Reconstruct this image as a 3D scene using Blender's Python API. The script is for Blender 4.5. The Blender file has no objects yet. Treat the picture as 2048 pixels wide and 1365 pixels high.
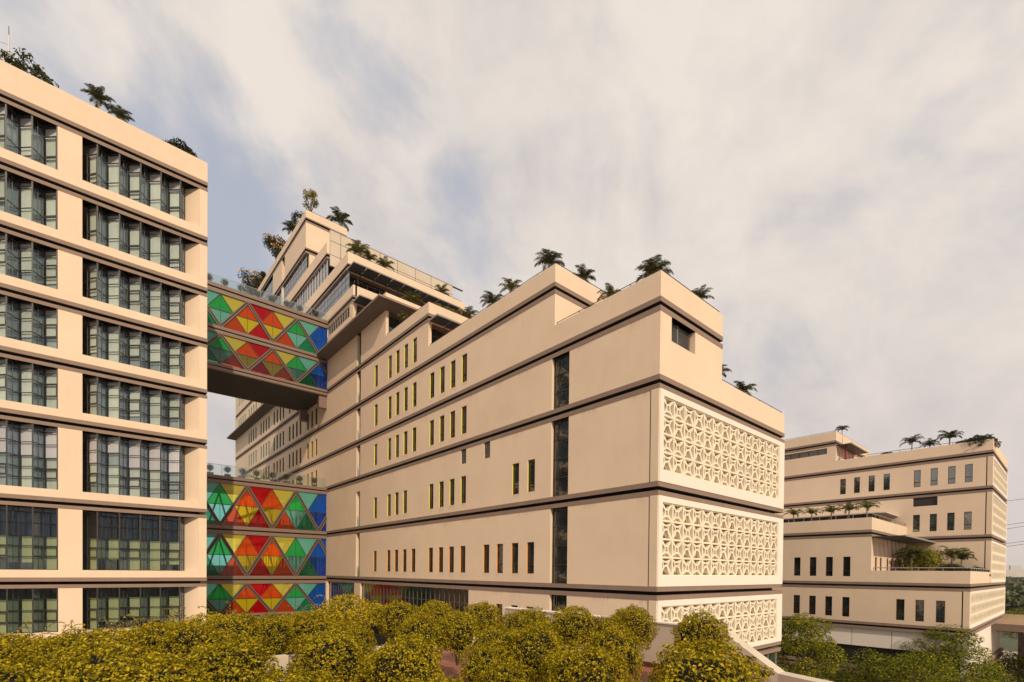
import bpy, bmesh, math, random
from mathutils import Vector, Matrix, noise
random.seed(7)
sc = bpy.context.scene
COL = sc.collection
# ------------------------------------------------------------------ camera
cam_d = bpy.data.cameras.new('camera'); cam = bpy.data.objects.new('camera', cam_d); COL.objects.link(cam)
sc.camera = cam
YAW, PITCH, ROLL, FPX, CY = 0.7106976, -0.0120883, 0.0101186, 982.2533, 1155.4986
F = Vector((math.sin(YAW)*math.cos(PITCH), math.cos(YAW)*math.cos(PITCH), math.sin(PITCH)))
R0 = Vector((math.cos(YAW), -math.sin(YAW), 0)); U0 = R0.cross(F)
RR = R0*math.cos(ROLL)+U0*math.sin(ROLL); UU = -R0*math.sin(ROLL)+U0*math.cos(ROLL)
cam.matrix_world = Matrix(((RR.x, UU.x, -F.x, 0), (RR.y, UU.y, -F.y, 0), (RR.z, UU.z, -F.z, 0), (0, 0, 0, 1)))
cam_d.sensor_width = 36; cam_d.sensor_fit = 'HORIZONTAL'; cam_d.lens = FPX/2048*36
cam_d.shift_y = (CY-682.5)/2048; cam_d.clip_end = 9000; cam_d.clip_start = 0.1
# ------------------------------------------------------------------ light
SUN_DIR = Vector((0.32, 1.0, -0.68)).normalized()      # the way the light travels
sun_d = bpy.data.lights.new('sun', 'SUN'); sun = bpy.data.objects.new('sun', sun_d); COL.objects.link(sun)
sun_d.energy = 2.65; sun_d.angle = math.radians(0.6); sun_d.color = (1.0, 0.80, 0.55)
sun.rotation_euler = SUN_DIR.to_track_quat('-Z', 'Y').to_euler()
sc.view_settings.view_transform = 'Standard'; sc.view_settings.look = 'None'
sc.view_settings.exposure = 0.17; sc.view_settings.gamma = 1.0
sc.render.engine = 'CYCLES'
sc.cycles.max_bounces = 6; sc.cycles.transparent_max_bounces = 12; sc.cycles.diffuse_bounces = 3
W = bpy.data.worlds.new('World'); sc.world = W; W.use_nodes = True
def sky_nodes():
    nt = W.node_tree; N = nt.nodes; Lk = nt.links; N.clear()
    out = N.new('ShaderNodeOutputWorld'); bg = N.new('ShaderNodeBackground')
    tc = N.new('ShaderNodeTexCoord')
    sky = N.new('ShaderNodeTexSky'); sky.sky_type = 'NISHITA'; sky.sun_disc = False
    sky.sun_elevation = math.radians(33.0); sky.sun_rotation = math.radians(197.7)
    sky.dust_density = 3.0; sky.air_density = 1.0
    def m(op, a, b=None, c=None, clamp=False):
        n = N.new('ShaderNodeMath'); n.operation = op; n.use_clamp = clamp
        for i, x in enumerate((a, b, c)):
            if x is None: continue
            if isinstance(x, (int, float)): n.inputs[i].default_value = x
            else: Lk.new(x, n.inputs[i])
        return n.outputs[0]
    def vm(op, a, b=None):
        n = N.new('ShaderNodeVectorMath'); n.operation = op
        for i, x in enumerate((a, b)):
            if x is None: continue
            if isinstance(x, (tuple, list)): n.inputs[i].default_value = x
            else: Lk.new(x, n.inputs[i])
        return n
    def mix(f, a, b):
        n = N.new('ShaderNodeMix'); n.data_type = 'RGBA'
        if isinstance(f, (int, float)): n.inputs[0].default_value = f
        else: Lk.new(f, n.inputs[0])
        for i, x in ((6, a), (7, b)):
            if isinstance(x, (tuple, list)): n.inputs[i].default_value = (*x, 1)
            else: Lk.new(x, n.inputs[i])
        return n.outputs[2]
    d = tc.outputs['Generated']
    sep = N.new('ShaderNodeSeparateXYZ'); Lk.new(d, sep.inputs[0])
    zc = m('MAXIMUM', sep.outputs[2], 0.03)
    zc2 = m('ADD', zc, 0.12)
    px = m('DIVIDE', sep.outputs[0], zc2); py = m('DIVIDE', sep.outputs[1], zc2)
    cmb = N.new('ShaderNodeCombineXYZ'); Lk.new(px, cmb.inputs[0]); Lk.new(py, cmb.inputs[1])
    def nz(scale, detail, rough, rot=0, sx=1, sy=1, dist=0.0, off=(0, 0, 0)):
        mp = N.new('ShaderNodeMapping'); mp.inputs['Rotation'].default_value = (0, 0, rot)
        mp.inputs['Scale'].default_value = (sx, sy, 1); mp.inputs['Location'].default_value = off
        Lk.new(cmb.outputs[0], mp.inputs[0])
        n = N.new('ShaderNodeTexNoise'); n.inputs['Scale'].default_value = scale
        n.inputs['Detail'].default_value = detail; n.inputs['Roughness'].default_value = rough
        n.inputs['Distortion'].default_value = dist
        Lk.new(mp.outputs[0], n.inputs['Vector']); return n.outputs['Fac']
    def dotn(v, k):
        n = vm('DOT_PRODUCT', d, tuple(v)).outputs['Value']; return m('MULTIPLY', n, k)
    def dnoise(ax, sa, sb, sc2, detail, rough, dist, off):
        along, across = (RR*ax[0]-UU*ax[1]), (RR*ax[1]+UU*ax[0])
        cb = N.new('ShaderNodeCombineXYZ'); Lk.new(dotn(across, sa), cb.inputs[0]); Lk.new(dotn(along, sb), cb.inputs[1]); Lk.new(dotn(F, sc2), cb.inputs[2])
        o_ = vm('ADD', cb.outputs[0], off).outputs[0]
        n = N.new('ShaderNodeTexNoise'); n.inputs['Scale'].default_value = 1.0; n.inputs['Detail'].default_value = detail
        n.inputs['Roughness'].default_value = rough; n.inputs['Distortion'].default_value = dist; Lk.new(o_, n.inputs['Vector']); return n.outputs['Fac']
    big = dnoise((0.8, 0.6), 2.2, 1.4, 2.0, 3, 0.5, 0.4, (2.0, 0.3, 5.0))
    stL = dnoise((0.55, 0.83), 5.2, 2.6, 3.0, 7, 0.62, 0.35, (1.0, 7.0, 2.0))
    stR = dnoise((0.86, -0.5), 4.2, 2.3, 3.0, 7, 0.6, 0.35, (4.0, 1.0, 3.0))
    side = N.new('ShaderNodeMapRange'); side.interpolation_type = 'SMOOTHSTEP'; side.inputs[1].default_value = -0.25; side.inputs[2].default_value = 0.25
    Lk.new(dotn(RR, 1.0), side.inputs[0])
    mxs = N.new('ShaderNodeMix'); mxs.data_type = 'FLOAT'; Lk.new(side.outputs[0], mxs.inputs[0]); Lk.new(stL, mxs.inputs[2]); Lk.new(stR, mxs.inputs[3]); streak = mxs.outputs[0]
    fine = dnoise((0.7, 0.7), 11.0, 8.0, 9.0, 6, 0.6, 0.3, (0, 0, 0))
    dn = N.new('ShaderNodeTexNoise'); dn.inputs['Scale'].default_value = 4.5; dn.inputs['Detail'].default_value = 4
    Lk.new(d, dn.inputs['Vector'])
    dd = vm('SUBTRACT', dn.outputs['Color'], (0.5, 0.5, 0.5)).outputs[0]
    sc_ = vm('SCALE', dd); sc_.inputs['Scale'].default_value = 0.26
    dw = vm('ADD', d, sc_.outputs[0]).outputs[0]
    tot = None
    for c, r, w in (((0.13, 0.845, 0.52), 0.24, 0.85), ((0.294, 0.653, 0.698), 0.13, 0.62), ((0.207, 0.672, 0.711), 0.11, 0.45),
                    ((0.464, 0.687, 0.559), 0.16, 0.62), ((-0.06, 0.80, 0.60), 0.30, 0.62), ((0.82, 0.09, 0.56), 0.25, 0.30),
                    ((0.385, 0.665, 0.64), 0.14, 0.40), ((0.18, 0.885, 0.43), 0.20, 0.55), ((0.80, 0.33, 0.50), 0.20, 0.16), ((0.62, 0.42, 0.66), 0.18, 0.22)):
        ds = vm('DISTANCE', dw, c).outputs['Value']
        mr = N.new('ShaderNodeMapRange'); mr.interpolation_type = 'SMOOTHSTEP'
        mr.inputs[1].default_value = 0.0; mr.inputs[2].default_value = r
        mr.inputs[3].default_value = w; mr.inputs[4].default_value = 0.0
        Lk.new(ds, mr.inputs[0])
        tot = mr.outputs[0] if tot is None else m('ADD', tot, mr.outputs[0])
    s1 = m('MULTIPLY_ADD', m('SUBTRACT', streak, 0.5), 0.8, m('MULTIPLY', tot, 0.80))
    mid = dnoise((0.8, 0.4), 6.0, 4.6, 5.0, 6, 0.58, 0.6, (8, 2, 1))
    s1b = m('MULTIPLY_ADD', m('SUBTRACT', mid, 0.5), 1.0, s1)
    s2 = m('MULTIPLY_ADD', m('SUBTRACT', fine, 0.5), 0.5, s1b)
    s3 = m('MULTIPLY_ADD', m('SUBTRACT', big, 0.5), 0.7, s2)
    blue = N.new('ShaderNodeMapRange'); blue.interpolation_type = 'SMOOTHSTEP'
    blue.inputs[1].default_value = 0.05; blue.inputs[2].default_value = 0.85; blue.inputs[3].default_value = 0.0; blue.inputs[4].default_value = 1.0
    Lk.new(s3, blue.inputs[0])
    # cloud tone: creamy where thick and lit, greyer between
    tone = m('MULTIPLY_ADD', m('SUBTRACT', big, 0.5), 2.2, m('MULTIPLY_ADD', m('SUBTRACT', fine, 0.5), 1.2, m('MULTIPLY_ADD', m('SUBTRACT', streak, 0.5), 0.8, m('MULTIPLY_ADD', m('SUBTRACT', mid, 0.5), 1.5, 0.40))), clamp=True)
    cloud = mix(tone, (0.76, 0.685, 0.62), (0.55, 0.51, 0.50))
    # clear sky behind: the physical sky, thinned by haze
    sk = N.new('ShaderNodeVectorMath'); sk.operation = 'SCALE'; Lk.new(sky.outputs[0], sk.inputs[0]); sk.inputs['Scale'].default_value = 0.10
    clear = mix(0.85, sk.outputs[0], (0.44, 0.468, 0.54))
    col = mix(blue.outputs[0], cloud, clear)
    # haze towards the horizon
    hz = N.new('ShaderNodeMapRange'); hz.interpolation_type = 'SMOOTHSTEP'
    hz.inputs[1].default_value = -0.02; hz.inputs[2].default_value = 0.36; hz.inputs[3].default_value = 0.9; hz.inputs[4].default_value = 0.0
    Lk.new(sep.outputs[2], hz.inputs[0])
    col = mix(hz.outputs[0], col, (0.63, 0.555, 0.525))
    Lk.new(col, bg.inputs['Color']); bg.inputs['Strength'].default_value = 1.0
    Lk.new(bg.outputs[0], out.inputs[0])
sky_nodes()
# ------------------------------------------------------------------ materials
def new_mat(name):
    m = bpy.data.materials.new(name); m.use_nodes = True
    nt = m.node_tree; return m, nt, nt.nodes['Principled BSDF']
def surf(name, col, rough=0.8, var=0.08, scale=1.5, bump=0.0, bscale=40, streak=0.0, metal=0.0, island=0.0, spec=0.5, objvar=0.02):
    m, nt, b = new_mat(name); N, Lk = nt.nodes, nt.links
    b.inputs['Roughness'].default_value = rough; b.inputs['Metallic'].default_value = metal
    b.inputs['Specular IOR Level'].default_value = spec
    tc = N.new('ShaderNodeTexCoord'); src = tc.outputs['Object']
    geo = N.new('ShaderNodeNewGeometry')
    n = N.new('ShaderNodeTexNoise'); n.inputs['Scale'].default_value = scale; n.inputs['Detail'].default_value = 6; n.inputs['Roughness'].default_value = 0.6
    Lk.new(geo.outputs['Position'], n.inputs['Vector'])
    r = N.new('ShaderNodeMapRange'); r.inputs[1].default_value = 0.3; r.inputs[2].default_value = 0.7
    r.inputs[3].default_value = 1-var; r.inputs[4].default_value = 1+var; Lk.new(n.outputs['Fac'], r.inputs[0])
    val = r.outputs[0]
    def mul(a, bb):
        x = N.new('ShaderNodeMath'); x.operation = 'MULTIPLY'; Lk.new(a, x.inputs[0]); Lk.new(bb, x.inputs[1]); return x.outputs[0]
    if streak > 0:
        mp = N.new('ShaderNodeMapping'); mp.inputs['Scale'].default_value = (1.6, 1.6, 0.10); Lk.new(geo.outputs['Position'], mp.inputs[0])
        n2 = N.new('ShaderNodeTexNoise'); n2.inputs['Scale'].default_value = 1.3; n2.inputs['Detail'].default_value = 8; n2.inputs['Roughness'].default_value = 0.7
        Lk.new(mp.outputs[0], n2.inputs['Vector'])
        r2 = N.new('ShaderNodeMapRange'); r2.inputs[1].default_value = 0.55; r2.inputs[2].default_value = 0.85; r2.inputs[3].default_value = 1; r2.inputs[4].default_value = 1-streak
        Lk.new(n2.outputs['Fac'], r2.inputs[0]); val = mul(val, r2.outputs[0])
    if island > 0:
        r3 = N.new('ShaderNodeMapRange'); r3.inputs[3].default_value = 1-island; r3.inputs[4].default_value = 1+island
        Lk.new(geo.outputs['Random Per Island'], r3.inputs[0]); val = mul(val, r3.outputs[0])
    oi = N.new('ShaderNodeObjectInfo'); r4 = N.new('ShaderNodeMapRange'); r4.inputs[3].default_value = 1-objvar; r4.inputs[4].default_value = 1+objvar
    Lk.new(oi.outputs['Random'], r4.inputs[0]); val = mul(val, r4.outputs[0])
    vs = N.new('ShaderNodeVectorMath'); vs.operation = 'SCALE'; vs.inputs[0].default_value = col; Lk.new(val, vs.inputs['Scale'])
    Lk.new(vs.outputs[0], b.inputs['Base Color'])
    if bump > 0:
        nb = N.new('ShaderNodeTexNoise'); nb.inputs['Scale'].default_value = bscale; nb.inputs['Detail'].default_value = 3
        Lk.new(geo.outputs['Position'], nb.inputs['Vector'])
        bp = N.new('ShaderNodeBump'); bp.inputs['Strength'].default_value = bump; bp.inputs['Distance'].default_value = 0.01
        Lk.new(nb.outputs['Fac'], bp.inputs['Height']); Lk.new(bp.outputs[0], b.inputs['Normal'])
    return m
def glass_mat(name, tint, refl=0.25, base=None, opac=0.0, rough=0.02, gcol=(0.92, 0.95, 1.0), dshare=0.5):
    """window glass: a tinted see-through pane with a reflective coating"""
    m = bpy.data.materials.new(name); m.use_nodes = True; nt = m.node_tree; N, Lk = nt.nodes, nt.links; N.clear()
    out = N.new('ShaderNodeOutputMaterial'); tr = N.new('ShaderNodeBsdfTransparent'); tr.inputs[0].default_value = (*tint, 1)
    gl = N.new('ShaderNodeBsdfGlossy'); gl.inputs['Roughness'].default_value = rough; gl.inputs[0].default_value = (*gcol, 1)
    geo = N.new('ShaderNodeNewGeometry')
    nb = N.new('ShaderNodeTexNoise'); nb.inputs['Scale'].default_value = 0.7; nb.inputs['Detail'].default_value = 1
    Lk.new(geo.outputs['Position'], nb.inputs['Vector'])
    bp = N.new('ShaderNodeBump'); bp.inputs['Strength'].default_value = 0.25; bp.inputs['Distance'].default_value = 0.05
    Lk.new(nb.outputs['Fac'], bp.inputs['Height']); Lk.new(bp.outputs[0], gl.inputs['Normal'])
    a = tr.outputs[0]
    if opac > 0:
        df = N.new('ShaderNodeBsdfDiffuse'); df.inputs[0].default_value = (*base, 1)
        tl = N.new('ShaderNodeBsdfTranslucent'); tl.inputs[0].default_value = (*base, 1)
        mm = N.new('ShaderNodeMixShader'); mm.inputs[0].default_value = 1-dshare; Lk.new(df.outputs[0], mm.inputs[1]); Lk.new(tl.outputs[0], mm.inputs[2])
        m2 = N.new('ShaderNodeMixShader'); m2.inputs[0].default_value = opac; Lk.new(tr.outputs[0], m2.inputs[1]); Lk.new(mm.outputs[0], m2.inputs[2]); a = m2.outputs[0]
    dp = N.new('ShaderNodeVectorMath'); dp.operation = 'DOT_PRODUCT'; Lk.new(geo.outputs['Normal'], dp.inputs[0]); Lk.new(geo.outputs['Incoming'], dp.inputs[1])
    ab = N.new('ShaderNodeMath'); ab.operation = 'ABSOLUTE'; Lk.new(dp.outputs['Value'], ab.inputs[0])
    on = N.new('ShaderNodeMath'); on.operation = 'SUBTRACT'; on.inputs[0].default_value = 1.0; Lk.new(ab.outputs[0], on.inputs[1])
    pw = N.new('ShaderNodeMath'); pw.operation = 'POWER'; Lk.new(on.outputs[0], pw.inputs[0]); pw.inputs[1].default_value = 5.0
    ad = N.new('ShaderNodeMath'); ad.operation = 'MULTIPLY_ADD'; ad.use_clamp = True; ad.inputs[1].default_value = 1-refl; ad.inputs[2].default_value = refl
    Lk.new(pw.outputs[0], ad.inputs[0])
    mx = N.new('ShaderNodeMixShader'); Lk.new(ad.outputs[0], mx.inputs[0]); Lk.new(a, mx.inputs[1]); Lk.new(gl.outputs[0], mx.inputs[2])
    Lk.new(mx.outputs[0], out.inputs[0]); return m
def dark_glass(name, col, refl=0.12):
    m = bpy.data.materials.new(name); m.use_nodes = True; nt = m.node_tree; N, Lk = nt.nodes, nt.links; N.clear()
    out = N.new('ShaderNodeOutputMaterial'); df = N.new('ShaderNodeBsdfDiffuse')
    geo = N.new('ShaderNodeNewGeometry'); n = N.new('ShaderNodeTexNoise'); n.inputs['Scale'].default_value = 0.9; n.inputs['Detail'].default_value = 4
    Lk.new(geo.outputs['Position'], n.inputs['Vector'])
    r = N.new('ShaderNodeMapRange'); r.inputs[1].default_value = 0.4; r.inputs[2].default_value = 0.62; r.inputs[3].default_value = 0.5; r.inputs[4].default_value = 1.9
    Lk.new(n.outputs['Fac'], r.inputs[0]); vs = N.new('ShaderNodeVectorMath'); vs.operation = 'SCALE'; vs.inputs[0].default_value = col
    Lk.new(r.outputs[0], vs.inputs['Scale']); Lk.new(vs.outputs[0], df.inputs[0])
    gl = N.new('ShaderNodeBsdfGlossy'); gl.inputs['Roughness'].default_value = 0.03
    bp = N.new('ShaderNodeBump'); bp.inputs['Strength'].default_value = 0.3; bp.inputs['Distance'].default_value = 0.05
    Lk.new(n.outputs['Fac'], bp.inputs['Height']); Lk.new(bp.outputs[0], gl.inputs['Normal'])
    fr = N.new('ShaderNodeFresnel'); ad = N.new('ShaderNodeMath'); ad.operation = 'MULTIPLY_ADD'; ad.inputs[1].default_value = 1-refl; ad.inputs[2].default_value = refl
    Lk.new(fr.outputs[0], ad.inputs[0]); mx = N.new('ShaderNodeMixShader'); Lk.new(ad.outputs[0], mx.inputs[0])
    Lk.new(df.outputs[0], mx.inputs[1]); Lk.new(gl.outputs[0], mx.inputs[2]); Lk.new(mx.outputs[0], out.inputs[0]); return m
def leaf_mat(name, c1, c2, c3=None, transl=0.3, rough=0.45, spec=0.35, p0=0.1, p1=0.75):
    m, nt, b = new_mat(name); N, Lk = nt.nodes, nt.links
    geo = N.new('ShaderNodeNewGeometry'); cr = N.new('ShaderNodeValToRGB')
    e = cr.color_ramp.elements; e[0].color = (*c1, 1); e[1].color = (*c2, 1); e[0].position = p0; e[1].position = p1
    if c3: x = e.new(0.97); x.color = (*c3, 1)
    Lk.new(geo.outputs['Random Per Island'], cr.inputs[0])
    b.inputs['Roughness'].default_value = rough; b.inputs['Specular IOR Level'].default_value = spec
    Lk.new(cr.outputs[0], b.inputs['Base Color'])
    tl = N.new('ShaderNodeBsdfTranslucent'); Lk.new(cr.outputs[0], tl.inputs[0])
    mx = N.new('ShaderNodeMixShader'); mx.inputs[0].default_value = transl
    Lk.new(b.outputs[0], mx.inputs[1]); Lk.new(tl.outputs[0], mx.inputs[2])
    Lk.new(mx.outputs[0], N['Material Output'].inputs[0]); return m
M = {}
M['plaster'] = surf('cream_plaster', (0.80, 0.635, 0.485), 0.9, 0.045, 0.35, 0.25, 60, streak=0.07)
M['plaster2'] = surf('cream_pilaster_plaster', (0.75, 0.60, 0.45), 0.9, 0.03, 0.5, 0.2, 60, streak=0.06)
M['white'] = surf('white_precast', (0.86, 0.78, 0.71), 0.75, 0.03, 1.2, 0.2, 50)
M['block'] = surf('breeze_block_paint', (0.86, 0.78, 0.64), 0.8, 0.05, 2, 0.2, 50, objvar=0.04)
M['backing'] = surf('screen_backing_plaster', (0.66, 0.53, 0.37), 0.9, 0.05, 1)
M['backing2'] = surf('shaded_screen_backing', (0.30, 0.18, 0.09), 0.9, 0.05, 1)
M['grey'] = surf('taupe_band_paint', (0.27, 0.19, 0.15), 0.8, 0.06, 1.2, 0.2, 50, streak=0.12)
M['gap'] = surf('recess_shade_and_joint_black', (0.010, 0.008, 0.008), 0.9, 0.1)  # black puts the slots' shade into the colour; also used for dark joints
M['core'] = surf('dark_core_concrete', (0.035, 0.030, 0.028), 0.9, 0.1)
M['concrete'] = surf('pale_concrete_panel', (0.62, 0.54, 0.45), 0.85, 0.06, 0.6, 0.3, 30, streak=0.18)
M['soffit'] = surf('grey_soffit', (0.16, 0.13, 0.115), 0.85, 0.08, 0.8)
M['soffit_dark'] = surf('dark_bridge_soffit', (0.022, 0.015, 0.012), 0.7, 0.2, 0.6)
M['steel'] = surf('bronze_steel', (0.17, 0.12, 0.098), 0.5, 0.06, 2, metal=0.1)
M['fascia'] = surf('bronze_fascia', (0.215, 0.148, 0.118), 0.55, 0.05, 1.0, metal=0.05, streak=0.08)
M['diag'] = surf('brown_diagonal_paint', (0.17, 0.12, 0.095), 0.5, 0.06, 1.0)
M['frame'] = surf('dark_window_frame', (0.035, 0.030, 0.028), 0.45, 0.05, 2)
M['frame_br'] = surf('bronze_window_frame', (0.13, 0.10, 0.085), 0.45, 0.05, 2)
M['metal'] = surf('galvanised_metal', (0.42, 0.40, 0.38), 0.4, 0.1, 3, metal=0.4)
M['awning'] = surf('slate_awning', (0.05, 0.058, 0.065), 0.6, 0.1, 2)
M['awning_edge'] = surf('awning_edge_paint', (0.30, 0.28, 0.26), 0.6, 0.05, 2)
M['yellow'] = surf('yellow_reveal_paint', (0.82, 0.72, 0.04), 0.7, 0.03)
M['gold'] = surf('golden_reveal_paint', (0.80, 0.50, 0.05), 0.7, 0.03)
M['orange'] = surf('orange_reveal_paint', (0.82, 0.33, 0.03), 0.7, 0.03)
M['pinkr'] = surf('salmon_reveal_paint', (0.62, 0.33, 0.20), 0.7, 0.03)
M['teal'] = surf('teal_reveal_paint', (0.16, 0.38, 0.30), 0.7, 0.03)
M['dglass'] = dark_glass('dark_window_glass', (0.014, 0.016, 0.015), 0.09)
M['gglass'] = dark_glass('green_window_glass', (0.03, 0.05, 0.045), 0.22)
M['bglass'] = dark_glass('blue_grey_curtain_glass', (0.05, 0.065, 0.10), 0.22)
M['vblind'] = surf('white_vertical_blind', (0.55, 0.55, 0.57), 0.8, 0.05)
M['pane'] = glass_mat('bay_glass', (0.94, 0.97, 0.96), 0.14)
M['side'] = glass_mat('side_bay_glass', (0.48, 0.66, 0.78), 0.36, gcol=(0.68, 0.84, 1.0))
M['rail'] = glass_mat('railing_glass', (0.88, 0.94, 0.91), 0.07)
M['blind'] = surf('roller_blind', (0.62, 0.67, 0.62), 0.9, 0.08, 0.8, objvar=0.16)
M['reflsheet'] = surf('pale_reflection_sheet', (0.36, 0.42, 0.45), 0.9, 0.08, 0.8, objvar=0.15)  # added pale sheet, reflected sky put into its colour
M['skyrefl'] = surf('lilac_sky_reflection', (0.76, 0.72, 0.78), 0.6, 0.05, 0.8, objvar=0.10)  # lilac of the reflected sky, painted on an added panel
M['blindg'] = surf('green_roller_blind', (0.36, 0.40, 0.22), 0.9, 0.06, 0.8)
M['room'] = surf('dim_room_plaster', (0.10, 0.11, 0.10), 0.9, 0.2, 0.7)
M['bark'] = surf('tree_bark', (0.12, 0.08, 0.05), 0.9, 0.2, 8, 0.5, 40)
M['palmtrunk'] = surf('palm_trunk_bark', (0.28, 0.22, 0.15), 0.9, 0.15, 6)
M['tile'] = surf('red_terrace_tile', (0.30, 0.115, 0.07), 0.75, 0.12, 2, 0.2, 60)
M['skirt'] = surf('dark_red_skirting', (0.11, 0.03, 0.022), 0.5, 0.1, 3)
M['wallw'] = surf('terrace_wall_paint', (0.62, 0.535, 0.43), 0.9, 0.08, 1.2, 0.3, 40, streak=0.2)
M['pot'] = surf('dark_planter', (0.07, 0.05, 0.045), 0.6, 0.1)
M['whitepot'] = surf('white_planter', (0.7, 0.66, 0.6), 0.6, 0.1)
M['ground'] = surf('ground_grass', (0.060, 0.065, 0.028), 0.95, 0.4, 0.05)
M['paving'] = surf('warm_bounce_paving', (0.36, 0.30, 0.23), 0.9, 0.15, 0.5)  # tone chosen pale and warm to bounce light onto walls
M['brick'] = surf('brown_brick', (0.24, 0.16, 0.11), 0.9, 0.1, 2, island=0.25)
M['mortar'] = surf('mortar', (0.30, 0.27, 0.23), 0.9, 0.1, 2)
M['roofsheet'] = surf('ribbed_roof_sheet', (0.50, 0.38, 0.25), 0.5, 0.08, 1)
M['greenpole'] = surf('green_pole_paint', (0.05, 0.30, 0.20), 0.5, 0.05)
M['wire'] = surf('power_line_wire', (0.16, 0.15, 0.15), 0.6, 0.02)
M['farwhite'] = surf('far_white_wall', (0.62, 0.58, 0.55), 0.9, 0.05, 0.1)
M['farglass'] = surf('far_window', (0.2, 0.2, 0.22), 0.4, 0.05, 0.1)
M['redpaint'] = surf('dark_red_post_paint', (0.25, 0.03, 0.03), 0.5, 0.05)
M['bush'] = leaf_mat('clipped_shrub_leaf', (0.105, 0.088, 0.006), (0.64, 0.52, 0.024), (0.78, 0.50, 0.03), 0.34, rough=0.6, spec=0.12, p0=0.12, p1=0.93)
M['bushcore'] = surf('shrub_inner_shade', (0.012, 0.010, 0.003), 0.95, 0.3, 8)  # near-black solid core stands for the shade deep inside a crown
M['vine'] = leaf_mat('vine_leaf', (0.14, 0.13, 0.010), (0.66, 0.54, 0.025), (0.75, 0.46, 0.04), 0.35, rough=0.6, spec=0.12)
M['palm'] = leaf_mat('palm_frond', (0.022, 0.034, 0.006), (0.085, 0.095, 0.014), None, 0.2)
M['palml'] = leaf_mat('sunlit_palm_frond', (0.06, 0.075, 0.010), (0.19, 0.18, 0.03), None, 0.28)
M['tree'] = leaf_mat('tree_leaf', (0.030, 0.050, 0.006), (0.24, 0.27, 0.015), (0.48, 0.42, 0.02), 0.32, rough=0.6, spec=0.12)
M['treey'] = leaf_mat('yellow_green_tree_leaf', (0.05, 0.07, 0.006), (0.32, 0.33, 0.02), (0.60, 0.50, 0.03), 0.32, rough=0.6, spec=0.12)
M['darkleaf'] = leaf_mat('dark_shrub_leaf', (0.014, 0.022, 0.006), (0.05, 0.06, 0.012), None, 0.2)
M['flower'] = surf('orange_blossom', (0.75, 0.36, 0.03), 0.8, 0.1)
M['farleaf'] = leaf_mat('distant_leaf', (0.030, 0.042, 0.016), (0.10, 0.11, 0.035), None, 0.2)
GC = {'aqua': (0.22, 0.74, 0.66), 'green': (0.025, 0.60, 0.12), 'cream': (0.85, 0.78, 0.12), 'orange': (0.95, 0.11, 0.002),
      'crimson': (0.66, 0.002, 0.008), 'yellow': (0.92, 0.74, 0.01), 'rust': (0.72, 0.09, 0.012), 'emerald': (0.01, 0.34, 0.16), 'blue': (0.004, 0.15, 0.80)}
for k, c in GC.items(): M['g_'+k] = glass_mat('tinted_glass_'+k, tuple(min(1, x*1.15+0.01) for x in c), 0.015, base=c, opac=0.46, dshare=0.8)
for k, c in GC.items(): M['gd_'+k] = glass_mat('clear_tinted_glass_'+k, tuple(min(1, x*1.1+0.01) for x in c), 0.03, base=c, opac=0.16, dshare=0.7)
M['bridgein'] = surf('bridge_interior_paint', (0.75, 0.72, 0.68), 0.9, 0.1, 0.4)
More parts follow.
